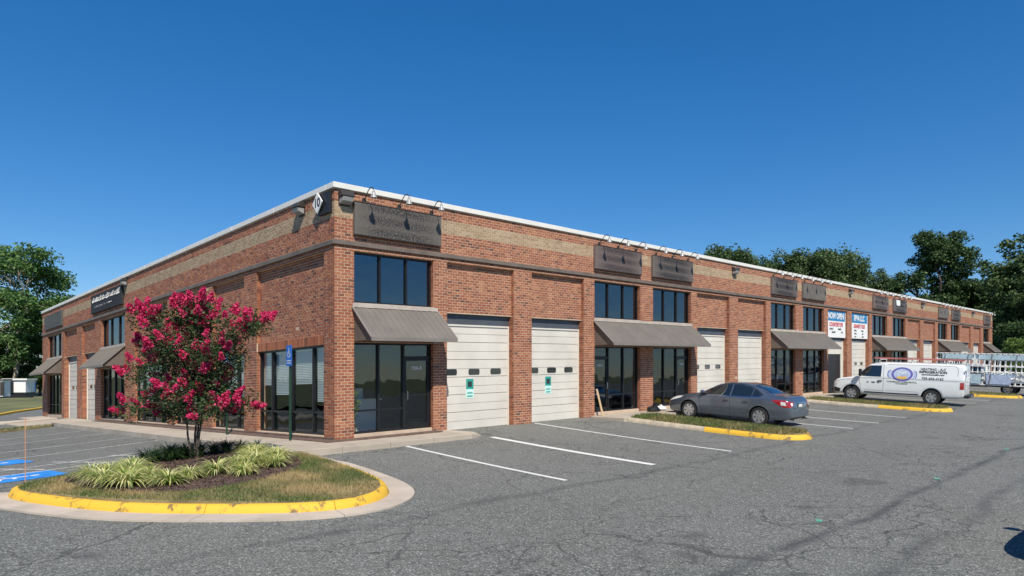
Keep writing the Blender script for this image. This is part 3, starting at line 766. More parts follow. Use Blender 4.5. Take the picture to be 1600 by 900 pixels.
LB = [('W', .54, 4.76, None), ('W', 5.67, 8.35, None), ('W', 9.5, 12.2, None), ('W', 13.0, 17.35, None), ('S', 18.8, 22.9, 1),
      ('D', 24.04, 26.8, D_()), ('D', 27.85, 31.0, D_()), ('S', 31.6, 35.6, -1)]
facade('R', LR, RB); facade('L', LL, LB)
for a, b in ((.59, 3.36), (10.82, 17.6), (25.47, 32.6), (40.8, 48.2), (56.9, 64.2), (73.4, 76.6)): awning('R', a, b)
for a, b in ((18.8, 22.95), (31.6, 35.7)): awning('L', a, b)
# far walls, roof, interior
wall_m.box(LR - .31, .301, -1.2, LR - .001, LL - .3, 6.62); wall_m.box(.301, LL - .3, -.6, LR - .32, LL - .001, 6.62)
WALL = wall_m.build('wall', M['mortar'], bld, shear=True)
MB().box(.29, .29, 6.3, LR - .3, LL - .3, 6.45).build('roof', M['roof'], bld, shear=True)
m = MB(); m.box(LR - .36, .36, 6.625, LR + .059, LL - .36, 6.774); m.box(.0, LL - .359, 6.625, LR + .06, LL + .07, 6.774); m.build('coping', M['coping'], bld, shear=True)
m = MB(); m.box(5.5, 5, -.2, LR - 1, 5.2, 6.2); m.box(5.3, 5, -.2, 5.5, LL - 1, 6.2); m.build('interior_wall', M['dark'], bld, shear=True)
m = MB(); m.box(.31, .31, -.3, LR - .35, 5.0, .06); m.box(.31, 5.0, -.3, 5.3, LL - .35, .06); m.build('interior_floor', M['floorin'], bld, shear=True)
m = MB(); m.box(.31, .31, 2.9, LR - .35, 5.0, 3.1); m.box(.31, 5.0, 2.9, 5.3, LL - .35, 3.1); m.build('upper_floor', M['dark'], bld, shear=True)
# brown paving along the foot of the wall
m = MB()
m.box(-.42, -.40, -.05, 3.3, -.022, .012); m.box(-.42, -.021, -.05, -.022, 22.8, .0125); m.box(-.05, -.021, -.1, 0, 22.8, .06)
m.build('plinth_strip', M['pave'], bld, shear=True)

# bricks: the largest in view one by one, the rest as one mass each
def brick_arrays(rows):
    a = np.array([[r[1], r[2], r[3], r[4], r[5], r[6]] for r in rows]); L = np.array([r[0] == 'L' for r in rows])
    x0 = np.where(L, a[:, 2], a[:, 0]); x1 = np.where(L, a[:, 3], a[:, 1]); y0 = np.where(L, a[:, 0], a[:, 2]); y1 = np.where(L, a[:, 1], a[:, 3])
    return x0, x1, y0, y1, a[:, 4], a[:, 5]
def brick_mass(rows, name, mat):
    x0, x1, y0, y1, z0, z1 = brick_arrays(rows); n = len(rows)
    rg = np.random.default_rng(5); jit = rg.normal(0, .0012, n); isL = np.array([r[0] == 'L' for r in rows])
    x0 = x0 + np.where(isL, jit, 0); y0 = y0 + np.where(isL, 0, jit)
    v = np.stack([np.stack(p, 1) for p in ((x0, y0, z0), (x1, y0, z0), (x1, y1, z0), (x0, y1, z0), (x0, y0, z1), (x1, y0, z1), (x1, y1, z1), (x0, y1, z1))], 1)
    v[..., 2] += .022 * v[..., 0] - .022 * v[..., 1]
    fc = np.array([(0, 3, 2, 1), (4, 5, 6, 7), (0, 1, 5, 4), (1, 2, 6, 5), (2, 3, 7, 6), (3, 0, 4, 7)])
    f = (fc[None] + 8 * np.arange(n)[:, None, None]).reshape(-1, 4)
    o = addmesh(name, np_mesh(name, v.reshape(-1, 3), f, np.repeat(rg.random(n), 6)), M[mat], WALL); tag(o, kind='stuff'); return o
rows = BR['brick']
x0, x1, y0, y1, z0, z1 = brick_arrays(rows)
dist = np.sqrt(((x0 + x1) / 2 - CAMP.x) ** 2 + ((y0 + y1) / 2 - CAMP.y) ** 2 + ((z0 + z1) / 2 - CAMP.z) ** 2)
full = np.array([(r[2] - r[1]) > .19 and r[0] == 'R' and r[2] < .6 for r in rows])
order = np.argsort(dist + np.where(full, 0, 6)); single = set(order[:300].tolist()); cache = {}
for i in sorted(single):
    key = (rows[i][0], round(x1[i] - x0[i], 4), round(y1[i] - y0[i], 4), round(z1[i] - z0[i], 4))
    if key not in cache:
        _, w, d, h = key; q = MB().box(-w / 2, -d / 2, 0, w / 2, d / 2, h)
        me = bpy.data.meshes.new('brick'); me.from_pydata([(x, y, z + .022 * x - .022 * y) for x, y, z in q.v], [], q.f); me.materials.append(M['brick1']); cache[key] = me
    cx, cy = (x0[i] + x1[i]) / 2, (y0[i] + y1[i]) / 2
    link(bpy.data.objects.new('brick', cache[key]), WALL, (cx, cy, shear_pt(cx, cy, z0[i])))
brick_mass([r for i, r in enumerate(rows) if i not in single], 'brickwork', 'brick')
brick_mass(BR['tan'], 'tan_brickwork', 'tan')

# ------------------------------------------------------------------ things fixed to the building
ORD = ['corner', 'second', 'third', 'fourth', 'fifth', 'sixth', 'seventh', 'eighth', 'ninth', 'tenth']
SG = [(.55, 3.48, 'sign0', 'broad grey brown sign box with faded lettering'), (10.75, 13.72, 'sign1', 'mottled brown sign box'), (14.5, 17.6, 'sign2', 'dark blotched sign box'),
      (25.4, 28.5, 'sign2', 'dark blotched sign box'), (29.3, 32.5, 'sign3', 'plain blank grey brown sign box'), (40.75, 43.8, 'sign1', 'mottled brown sign box'),
      (45.0, 48.0, 'sign2', 'dark sign box with a white patch'), (56.8, 59.8, 'sign3', 'plain blank sign box'), (61.0, 63.9, 'sign2', 'dark blotched sign box'), (73.3, 76.2, 'sign1', 'mottled brown sign box')]
def fbo(F, s0, s1, n0, n1, z0, z1): return fb(MB(), F, s0, s1, n0, n1, z0, z1)
goose = None
for i, (a, b, mt, lb) in enumerate(SG):
    o = fbo('R', a, b, -.11, -.003, 5.45, 6.36).build('wall_sign', M[mt], shear=True, bevel=.006)
    tag(o, f'{lb} over the {ORD[i]} storefront of the long front', 'sign', 'sign boxes along the brick frieze')
    for z0, z1 in ((5.452, 5.475), (6.335, 6.358)): fbo('R', a - .006, b + .006, -.12, -.111, z0, z1).build('sign_rim', M['bronze'], o, shear=True)
    if i == 6: fbo('R', 45.5, 46.4, -.115, -.111, 5.9, 6.3).build('sign_patch', M['white'], o, shear=True)
    for k, s in enumerate((a + .34, (a + b) / 2 + .02, b - .3)):
        z = 6.44; base = (s, 0, shear_pt(s, 0, z))
        if goose is None:
            g = empty('gooseneck_lamp', base); x, y, zz = base
            MB().lathe([(0, -.035), (.06, -.035), (.06, -.004), (0, -.004)], base, 'y', 12).build('wall_plate', M['bronze'], g)
            path = [(x, -.03, zz), (x, -.12, zz + .10), (x, -.23, zz + .22), (x, -.32, zz + .27), (x, -.42, zz + .26), (x, -.48, zz + .21), (x, -.49, zz + .14)]
            MB().tube([tuple(p) for p in [Vector((q.x, q.y, q.z)) for q in catmull([Vector(p) for p in path], .05)]], .014, 6).build('arm', M['bronze'], g, smooth=True)
            MB().lathe([(.02, .16), (.035, .15), (.04, .10), (.07, .04), (.095, -.03), (.092, -.03), (.065, .035), (.0, .09)], (x, -.49, zz), 'z', 14).build('shade', M['lamp'], g, smooth=True)
            MB().lathe([(0, -.02), (.035, -.01), (.04, .03), (.02, .07), (0, .08)], (x, -.49, zz), 'z', 10).build('bulb', M['white'], g, smooth=True)
            goose = g
        else: g = copy_tree(goose); g.location = base
        tag(g, f'gooseneck lamp over the {ORD[i]} storefront sign, ' + ('end near the building corner', 'middle of three', 'end away from the building corner')[k], 'lamp', 'gooseneck sign lamps')
# wall packs
def wallpack(F, s, z, lb):
    r = empty('wall_light', fp(F, s, 0, shear_pt(*fp(F, s, 0, z))))
    m = MB(); q = [fp(F, s - .19, -.002, z + .17), fp(F, s - .19, -.17, z + .17), fp(F, s - .19, -.25, z + .05), fp(F, s - .19, -.25, z + .02), fp(F, s - .19, -.002, z + .02)]
    m.prism(q, fp(F, .38, 0, 0)).build('housing', M['bronze'], r, shear=True, bevel=.01)
    q = [fp(F, s - .16, -.02, z + .018), fp(F, s - .16, -.235, z + .018), fp(F, s - .16, -.20, z - .11), fp(F, s - .16, -.06, z - .16), fp(F, s - .16, -.02, z - .16)]
    MB().prism(q, fp(F, .32, 0, 0)).build('lens', M['lamp'], r, shear=True, bevel=.015)
    fbo(F, s - .17, s + .17, -.018, -.001, z - .2, z + .2).build('back_plate', M['bronze'], r, shear=True)
    tag(r, lb, 'lamp', 'boxy wall lights on the frieze')
wallpack('R', .29, 6.38, 'boxy bronze wall light beside the sign at the building corner')
for s, l in ((21.45, 'over the pair of garage doors behind the sedan'), (36.6, 'over the two printed banners'), (52.2, 'over the garage doors between sixth and eighth storefronts'), (68.7, 'over the last pair of garage doors')):
    wallpack('R', s, 6.30, 'boxy bronze wall light ' + l)
wallpack('L', 1.75, 6.40, 'boxy bronze wall light beside the diamond number sign')
wallpack('L', 18.55, 6.42, 'boxy bronze wall light beside the dark script sign')
# building number
r = empty('number_sign', (0, .45, 6.0)); fbo('L', .1, .72, -.09, -.003, 6.0, 6.56).build('back_box', M['black'], r, shear=True, bevel=.006)
c = (-.16, .62, 6.32); MB().prism([(c[0], c[1] + .26, c[2]), (c[0], c[1], c[2] + .28), (c[0], c[1] - .26, c[2]), (c[0], c[1], c[2] - .28)], (.03, 0, 0)).build('diamond_plate', M['white'], r, shear=True)
MB().box(-.131, .55, 6.26, -.085, .69, 6.38).build('bracket', M['black'], r, shear=True)
ftext('L', .62, -.164, 6.32, '10', .33, 'ink', 'number', r, .008)
tag(r, 'white diamond building number sign reading 10 at the brick corner', 'sign')
# left front signs
o = fbo('L', 18.9, 24.3, -.12, -.003, 5.45, 6.36).build('wall_sign', M['signL'], shear=True, bevel=.006); tag(o, 'black wall sign with pale script lettering over the awning of the side front', 'sign', 'sign boxes of the side front')
def scrawl(y0, y1, zc, amp, r, seed):
    rg = np.random.default_rng(seed); pth = []; y = y0
    while y > y1:
        h = amp * rg.uniform(.4, 1.1); st = rg.uniform(.16, .30)
        pth += [Vector((-.13, y, zc - h * .5)), Vector((-.13, y - st * .75, zc + h)), Vector((-.13, y - st * .35, zc + h * .9)), Vector((-.13, y - st * .5, zc - h * .4))]; y -= st
    return MB().tube(catmull(pth, .05), r, 5)
scrawl(24.0, 19.2, 6.05, .16, .018, 3).build('script_stroke', M['white'], o, shear=True); scrawl(23.6, 20.4, 5.72, .07, .008, 4).build('script_stroke', M['steel'], o, shear=True)
o = fbo('L', 31.2, 35.9, -.11, -.003, 5.42, 6.3).build('wall_sign', M['signG'], shear=True, bevel=.006); tag(o, 'worn green grey sign box at the far end of the side front', 'sign', 'sign boxes of the side front')
# banners over the shortened garage doors
def banner(s0, s1, head, red, lines, lb):
    z0, z1 = 3.36, 5.0; n = .10
    b = fbo('R', s0, s1, n - .012, n - .004, z0, z1).build('banner', M['white'], shear=True); tag(b, lb, 'banner', 'printed banners over the garage doors')
    fbo('R', s0 + .01, s1 - .12, n - .018, n - .0125, z1 - .62, z1 - .01).build('header_print', M['blueprint'], b, shear=True)
    c = (s0 + s1 - .11) / 2
    ftext('R', c, n - .024, z1 - .33, head, .50, 'white', 'headline', b, .016, .92)
    ftext('R', c + .04, n - .018, z1 - .85, red, .34, 'red', 'red_lettering', b, .012, .9)
    for i, (x, t) in enumerate(lines): ftext('R', s0 + x * (s1 - s0), n - .018, z1 - 1.12 - .2 * (i // 2), t, .15, 'ink', 'small_print', b, .004)
banner(33.1, 36.15, 'NOW OPEN', 'COUNTERTOPS', [(.25, 'QUARTZ'), (.68, 'MARBLE'), (.36, 'GRANITE'), (.8, 'TILE')], 'white banner reading NOW OPEN under a blue heading')
banner(37.05, 40.15, 'SPVA LLC', 'GRANITE TILES', [(.27, 'Marble'), (.68, 'Quartz'), (.27, 'Vanity'), (.7, 'Sink'), (.27, 'Floor'), (.7, 'Wall')], 'white banner with red words beside the NOW OPEN banner')
# accessible parking signs on green posts
def hsign(x, y, lb, full=True):
    z = sw(x, y); r = empty('parking_sign', (x, y, z))
    m = MB(); m.prism([(x - .035, y - .03, z), (x - .035, y + .03, z), (x + .0, y + .03, z), (x, y + .015, z), (x - .02, y + .015, z), (x - .02, y - .015, z), (x, y - .015, z), (x, y - .03, z)], (0, 0, 2.55))
    m.build('post', M['greenpost'], r)
    MB().box(x - .048, y - .155, z + 2.0, x - .040, y + .155, z + 2.56).build('plate', M['bluesign'], r)
    wheelchair(frame_mtx((x - .0495, y, z + 2.36), (0, -1, 0), (0, 0, 1), (-1, 0, 0)), .26, M['white'], 'wheelchair_symbol', r)
    for zz in (2.09, 2.15): MB().box(x - .051, y - .11, z + zz - .02, x - .0485, y + .11, z + zz).build('sign_print', M['white'], r)
    tag(r, lb, 'sign', 'blue parking signs along the side walk')
hsign(-.62, 1.2, 'blue accessible parking sign on a green post by the brick corner')
hsign(-.62, 5.45, 'blue accessible parking sign on a green post behind the flowering tree')
# slim orange marker stake in the lot
o = MB().tube([(-6.62, .35, G(-6.62, .35)), (-6.62, .35, G(-6.62, .35) + 1.3)], .007, 6).build('marker_stake', pmat('orange_stake', (.62, .30, .14), .6, var=.1)); tag(o, 'thin orange marker stake standing beside the blue painted bay', 'stake')
# plank and clutter by the second and third storefronts
z = sw(10.95, -.25); m = MB(); m.prism([(10.86, -.32, z), (10.95, -.32, z), (10.95, -.02, z + 1.0), (10.86, -.02, z + 1.0)], (0, -.025, 0)); tag(m.build('plank', M['wood']), 'pale wooden plank leaning beside the second storefront', 'plank')
for k, (x, y, sc, mt, lb, ct) in enumerate(((13.95, -.5, .28, 'black', 'black bin bag slumped on the walk before the sedan', 'bag'), (14.6, -.4, .25, 'white', 'white bag of rubbish lying beside the black bin bag', 'bag'))):
    rg = np.random.default_rng(50 + k); m = MB(); prof = [(0, 0), (.9, .02), (1.05, .25), (.85, .55), (.45, .72), (.12, .82), (.16, .95), (0, .97)]
    m.lathe([(a * sc, b * sc) for a, b in prof], (x, y, sw(x, y)), 'z', 14, 1.2, .8)
    m.v = [(a + rg.normal(0, .02), b + rg.normal(0, .02), max(sw(x, y), c_ + rg.normal(0, .012))) for a, b, c_ in m.v]
    tag(m.build('rubbish_bag', M[mt], smooth=True), lb, ct)

# ------------------------------------------------------------------ plants
def leaves(pts, size, rg, up=.3, asp=.55):
    n = len(pts); a = rg.normal(size=(n, 3)); a[:, 2] *= .6; a /= np.linalg.norm(a, axis=1)[:, None]
    b = rg.normal(size=(n, 3)); b -= a * (a * b).sum(1)[:, None]; b /= np.linalg.norm(b, axis=1)[:, None]
    s = size * rg.uniform(.6, 1.35, n)[:, None]
    u, w = a * s * .5, b * s * asp * .5
    v = np.stack([pts - u, pts + w * .9 - u * .1, pts + u, pts - w * .9 - u * .1], 1).reshape(-1, 3)
    return v, np.arange(4 * n).reshape(-1, 4)
def limb(m, a, b, r0, r1, rg, wig=.08, n=5, k=7):
    a = Vector(a); b = Vector(b); L = (b - a).length; pts = []
    for i in range(n + 1):
        t = i / n; p = a.lerp(b, t)
        if 0 < i < n: p += Vector(rg.normal(0, wig * L / 3, 3))
        p.z += L * .10 * math.sin(math.pi * t); pts.append(p)
    m.tube(pts, [r0 + (r1 - r0) * i / n for i in range(n + 1)], k); return pts
def make_tree(name, blobs, trunk_h, trunk_r, leaf, bark, ncl, per, lsize, clr, seed, fork=None):
    """blobs: ellipsoids (x,y,z,rx,ry,rz) that the leaf clumps keep to the shell of"""
    rg = np.random.default_rng(seed); root = empty(name); m = MB()
    top = Vector((rg.normal(0, .2), rg.normal(0, .2), trunk_h))
    limb(m, (0, 0, -.3), top, trunk_r, trunk_r * .6, rg, .04, 6, 9)
    pts = []; vol = np.array([b[3] * b[4] * b[5] for b in blobs]) ** .7; vol /= vol.sum()
    for b, share in zip(blobs, vol):
        c = Vector(b[:3]); sp = limb(m, top - Vector((0, 0, rg.uniform(0, .25) * trunk_h)), c, trunk_r * .45, trunk_r * .12, rg, .12)
        for q in range(max(3, int(ncl * share))):
            d = rg.normal(size=3); d /= np.linalg.norm(d); rr = rg.uniform(.25, 1) ** .5
            cc = np.array(b[:3]) + d * np.array(b[3:]) * rr
            if rg.random() < .3: limb(m, sp[3], cc, trunk_r * .14, trunk_r * .03, rg, .15, 4, 5)
            n = int(per * rg.uniform(.5, 1.4)); e = rg.normal(size=(n, 3)); e /= np.linalg.norm(e, axis=1)[:, None]
            e *= (rg.random(n) ** .45)[:, None] * clr * rg.uniform(.6, 1.25) * np.array((1, 1, .72)); pts.append(cc + e)
    P = np.concatenate(pts); v, f = leaves(P, lsize, rg)
    m.build('trunk', M[bark], root, smooth=True)
    addmesh('crown', np_mesh('crown', v, f, rg.random(len(f))), M[leaf], root)
    return root
def place(t, x, y, s=1, rz=0, sz=None, lab=None, cat='tree', group=None, dz=0):
    t.location = (x, y, G(x, y) - .1 + dz); t.rotation_euler = (0, 0, rz); t.scale = (s, s, sz or s); tag(t, lab, cat, group); return t
def blobs_round(h, w, n, seed, low=.35):
    rg = np.random.default_rng(seed); B = [(0, 0, h * .68, w * .3, w * .3, h * .2)]
    for i in range(n):
        a = rg.uniform(0, 6.28); t = rg.uniform(low, .92); r = w * .36 * math.sin(math.pi * min(1, max(.15, (t - low * .55) / (1.05 - low * .55)))) * rg.uniform(.6, 1.1)
        B.append((r * math.cos(a), r * math.sin(a), h * t, w * rg.uniform(.12, .22), w * rg.uniform(.12, .22), h * rg.uniform(.07, .13)))
    return B
GT = 'trees beyond the roof'
# pale limbed tree past the side front
B = blobs_round(16.5, 12.5, 18, 3, .25) + [(-2.5, -2, 4.2, 2.2, 2.2, 1.6), (2.4, -1.5, 4.6, 2.2, 2.2, 1.6), (0, 2.6, 4.0, 2.4, 2.2, 1.6), (3.5, 1.5, 5.5, 1.8, 1.8, 1.4)]
t = make_tree('broadleaf_tree', B, 8, .26, 'leaf_mid', 'bark_pale', 330, 110, .34, 1.0, 3)
x, y = at(20, 98); place(t, x, y, 1.44, .6, lab='tall leafy tree with pale bare limbs beyond the end of the side front')
# trees over the roof
tA = make_tree('oak_tree', blobs_round(26, 17, 22, 5, .42), 11, .45, 'leaf_olive', 'bark', 330, 95, .55, 1.6, 5)
tB = make_tree('oak_tree', blobs_round(26, 16, 20, 6, .46), 11, .42, 'leaf_olive', 'bark', 300, 95, .55, 1.6, 6)
for i, (px, D, h, w, lb) in enumerate(((1142, 131, 27.4, 1.0, 'rounded olive tree over the roof, nearest to the building corner'), (1186, 134, 27.3, .9, 'rounded olive tree, second in the row over the roof'),
        (1226, 132, 26.6, .95, 'rounded olive tree, third in the row over the roof'), (1268, 130, 26.0, 1.0, 'rounded olive tree, fourth in the row over the roof'), (1308, 132, 27.2, 1.05, 'tall broad olive tree, fifth in the row over the roof'),
        (1344, 131, 24.4, .9, 'olive tree next to the last in the row over the roof'), (1376, 128, 20.5, .7, 'short olive tree at the end of the row over the roof'), (1432, 124, 16.4, .5, 'little tree top showing past the row over the roof'))):
    t = (tA, tB)[i] if i < 2 else copy_tree((tA, tB)[i % 2])
    x, y = at(px, D); place(t, x, y, 1, i * 1.3, lab=lb, group=GT); t.scale = (w * .92, w * .92, (h - 1.6) / 26.)
# big spreading tree and the dark stand at the far end
B = [(0, 0, 21.5, 3.2, 3, 3.4), (-1.5, 1, 24, 2.2, 2.2, 1.8), (2.2, -1.8, 24.3, 1.9, 1.8, 1.5), (1.2, -3.2, 20.5, 2.4, 2.6, 2.6), (-2.5, 3.4, 17.5, 2.6, 2.6, 1.6), (-3.6, 5.2, 16.4, 1.6, 1.8, 1.3),
     (1.5, -1, 17, 3.4, 3.4, 2.4), (0, 1.8, 20.5, 2.5, 2.5, 2), (0, 0, 13.5, 3.6, 4, 2.2), (2, -4, 15.5, 2.2, 2.6, 2)]
t = make_tree('spreading_tree', B, 12, .5, 'leaf_dark', 'bark', 320, 100, .48, 1.25, 8); x, y = at(1466, 112); place(t, x, y, .94, -.15, lab='big dark green tree with open spreading limbs behind the far roof end')
tC = make_tree('dense_tree', blobs_round(21, 15, 20, 9, .12), 7, .42, 'leaf_olive', 'bark', 270, 85, .55, 1.35, 9)
tD = make_tree('dense_tree', blobs_round(15, 13, 18, 10, .1), 5, .35, 'leaf_dark', 'bark', 230, 85, .5, 1.3, 10)
for i, (src, px, D, s, lb) in enumerate(((tC, 1606, 98, 1.0, 'tall dense olive green tree past the far end of the building'), (tD, 1540, 118, 1.05, 'dense dark tree right behind the far end of the building'),
        (tC, 1506, 132, .86, 'green tree low behind the far end of the roof'), (tD, 1660, 96, 1.2, 'dense dark tree beyond the rack truck'), (tD, 1585, 92, .55, 'low leafy tree behind the rack truck'), (tC, 1566, 110, .86, 'olive green tree between two dark ones past the far end'))):
    t = src if (i in (0, 1)) else copy_tree(src); x, y = at(px, D); place(t, x, y, s, i * 2.1, lab=lb, group='trees past the far end')
tE = make_tree('bushy_tree', blobs_round(9, 10, 14, 12, .1), 3, .25, 'leaf_bright', 'bark', 120, 80, .4, 1.0, 12); x, y = at(1490, 118); place(tE, x, y, 1.25, 1, lab='bright yellow green tree showing over the far roof end')
t = copy_tree(tE); x, y = at(1594, 86); place(t, x, y, .55, 2, lab='bright green bush behind the rack truck', cat='bush')
# dark growth past the side front
for i, (px, D, s, lb) in enumerate(((-40, 92, .62, 'dark tree behind the white shed, away from the building'), (15, 104, .7, 'dark tree straight behind the white shed'), (62, 100, .62, 'dark tree between white shed and brick side front'))):
    t = copy_tree(tD); x, y = at(px, D); place(t, x, y, s, i * 1.7, lab=lb, group='dark trees behind the shed')
# trees across the lot, mirrored in the glass
for i, (x, y, s) in enumerate(((8, -62, .5), (24, -66, .4), (40, -72, .34), (56, -64, .55), (76, -60, .6), (-52, 8, .5), (-56, 26, .4), (-50, 44, .5), (-48, 66, .5))):
    t = copy_tree((tD, tC)[i % 2]); place(t, x, y, s, i * 1.1, lab='leafy tree across the lot facing the ' + ('long front' if y < 0 else 'side front'), group='trees across the lot from the ' + ('long front' if y < 0 else 'side front'))

# flowering crape myrtle
rg = np.random.default_rng(77); TX, TY = -3.92, -1.08; TZ = isz(TX, TY)
myr = empty('crape_myrtle', (TX, TY, TZ)); m = MB(); tips = []
fw = Vector((.699, .7153, 0)); rt = Vector((.7153, -.699, 0)); up = Vector((0, 0, 1)); O = Vector((TX, TY, TZ))
def L3(r, d, z): return O + rt * r + fw * d + up * z
stems = []
for k, (r, d) in enumerate(((-.06, -.03), (.05, .02), (.10, -.04), (-.01, .08))):
    b = L3(r, d, -.02); t = L3(r * 2.2, d * 2.5, 1.05); limb(m, b, t, .024, .017, rg, .02, 5, 8); stems.append(t)
clumps = []
SP = [(-1.15, 2.9), (-1.3, 1.75), (-1.0, 1.2), (-.75, 2.95), (-.45, 2.6), (-.3, 3.05), (.05, 3.15), (.3, 3.2), (.5, 2.95), (.85, 2.6), (1.25, 2.75), (1.5, 2.85), (-.9, 2.2), (-.5, 1.7), (0, 2.4), (.4, 2.2), (.8, 1.9), (.2, 1.6),
      (.6, 1.25), (-.2, 1.1), (.95, 1.4), (-.55, .95), (-1.2, 2.3), (.1, 2.8), (.65, 2.4), (1.0, 2.2), (-.75, 1.4), (-.05, 1.35), (.3, 1.0), (-.35, 2.1), (1.1, 1.1), (-.1, 1.85), (.45, 1.7)]
SP += [(rg.uniform(-.85, .9), rg.uniform(1.1, 2.7)) for _ in range(8)]
for r, z in SP:
    r *= .9
    for dd in (rg.uniform(-.25, .15), rg.uniform(.3, 1.1) * rg.choice((-1, 1))):
        rr = r * (1 if abs(dd) < .4 else .75); w = 1.0 if z < 2.8 else .6
        c = L3(rr + rg.normal(0, .05), dd * w, z + rg.normal(0, .05)); clumps.append(c)
        s = stems[rg.integers(0, 4)]; limb(m, s, c, .014, .004, rg, .10, 5, 5)
m.build('trunk', M['bark'], myr, smooth=True)
pts = []
for c in clumps:
    n = int(rg.uniform(200, 340)); e = rg.normal(size=(n, 3)); e /= np.linalg.norm(e, axis=1)[:, None]; e *= (rg.random(n) ** .5)[:, None] * rg.uniform(.24, .40); pts.append(np.array(c) + e)
P = np.concatenate(pts); P = P[P[:, 2] > TZ + .72]; v, f = leaves(P, .062, rg, asp=.6)
addmesh('crown', np_mesh('crown', v - np.array(O), f, rg.random(len(f))), M['leaf_myrtle'], myr, O)
pm = []
for k in range(5):
    n = 260; t = rg.random(n) ** .8; rad = .085 * (1 - t * .75) * rg.random(n) ** .4; a = rg.uniform(0, 6.28, n)
    P = np.c_[rad * np.cos(a), rad * np.sin(a), t * .20 - .05] + rg.normal(0, .008, (n, 3)); v, f = leaves(P, .036, rg, asp=.9)
    me = np_mesh('blossom', v, f, rg.random(n)); me.materials.append(M['petal']); pm.append(me)
nb = 0
for i, c in enumerate(clumps):
    loc = c - O; r = loc.dot(rt); z = loc.z
    outer = math.hypot(r / 1.35, (z - 1.9) / 1.3)
    k = 3 if (outer > .75 and z > 1.0) else 2
    if r > .1 and z < 2.3 and rg.random() < .6: k = 1
    for q in range(k):
        d = Vector(rg.normal(size=3)); d.z = abs(d.z) * .7 - .1; d += Vector((r * rt.x, r * rt.y, (z - 1.7) * .7)) * .7 - fw * .45; d.normalize()
        p = c + d * rg.uniform(.2, .34)
        if p.z < TZ + .75: continue
        o = link(bpy.data.objects.new('blossom', pm[int(rg.integers(0, 5))]), myr, p); o.rotation_euler = (d + up * .5).to_track_quat('Z', 'Y').to_euler(); sc = rg.uniform(.85, 1.35); o.scale = (sc, sc, sc); nb += 1
tag(myr, 'small multi stemmed crape myrtle covered in bright pink red blossom', 'tree')

# lilyturf clumps
def lily_mesh(seed, n=110, L=.44, flop=1.0):
    rg = np.random.default_rng(seed); V = []; F = []; rn = []
    for k in range(n):
        a = rg.uniform(0, 6.28); el = R(rg.uniform(42, 86)); l = L * rg.uniform(.7, 1.15); w = rg.uniform(.007, .012); b0 = rg.uniform(0, .07)
        p = Vector((b0 * math.cos(a), b0 * math.sin(a), -.01)); sd = Vector((-math.sin(a), math.cos(a), 0)); cval = rg.random(); ns = 5
        i0 = len(V)
        for s in range(ns + 1):
            ww = w * (1 - (s / ns) ** 2 * .92); V += [p - sd * ww, p + sd * ww]
            e = el - flop * R(26) * s * (1 if s > 0 else .4); p = p + Vector((math.cos(a) * math.cos(e), math.sin(a) * math.cos(e), math.sin(e))) * l / ns
            if p.z < .01: p.z = .01
        for s in range(ns): F.append((i0 + 2 * s, i0 + 2 * s + 1, i0 + 2 * s + 3, i0 + 2 * s + 2)); rn.append(cval)
    return np_mesh('lilyturf', [tuple(v) for v in V], F, rn)
LM = [lily_mesh(s, 230, .46, .9) for s in (1, 2, 3, 4)]
for q in LM: q.materials.append(M['lily'])
LD = [lily_mesh(s, 140, .52, .8) for s in (8, 9)]
for q in LD: q.materials.append(M['lily_shaded'])
LP = [(-5.95, -2.6), (-5.75, -3.15), (-5.95, -1.85), (-5.45, -2.4), (-5.65, -1.75), (-5.3, -2.9), (-5.2, -3.6), (-4.78, -3.35), (-4.3, -3.3), (-3.95, -3.7), (-3.65, -3.2), (-3.35, -2.9), (-3.15, -3.25),
      (-2.75, -2.55), (-2.62, -2.05), (-3.0, -1.9), (-2.75, -1.5), (-3.25, -2.3), (-5.2, -1.5), (-3.75, -2.9)]
for i, (x, y) in enumerate(LP):
    g = 'bushy mass of the bed away from the building' if x < -5.25 else ('pair in front of the trunk' if x < -4.6 else 'bushy mass toward the building corner')
    o = link(bpy.data.objects.new('lilyturf_clump', LM[i % 4]), None, (x, y, isz(x, y) + .02)); o.rotation_euler = (0, 0, i * 1.7); s = (1.0, 1.1, .92, 1.05, .85)[i % 5] * (1.18 if x < -5.4 else (.92 if x < -4.6 else 1.02)); o.scale = (s, s, s * 1.02)
    tag(o, f'cream striped lilyturf clump in the {g}', 'plant', f'cream striped lilyturf, {g}')
for i, (x, y) in enumerate(((-4.5, -.6), (-4.2, -.5), (-3.9, -.45), (-4.75, -.85), (-3.6, -.5), (-3.25, -.45), (-2.95, -.35), (-4.05, -.85), (-2.7, -.5), (-4.35, -1.0))):
    o = link(bpy.data.objects.new('lilyturf_clump', LD[i % 2]), None, (x, y, isz(x, y) + .02)); o.rotation_euler = (0, 0, i * 2.3); s = (1.0, 1.15, .9)[i % 3]; o.scale = (s, s, s)
    tag(o, 'lilyturf clump coloured dark for the shade behind the flowering tree', 'plant', 'shade coloured lilyturf behind the flowering tree')

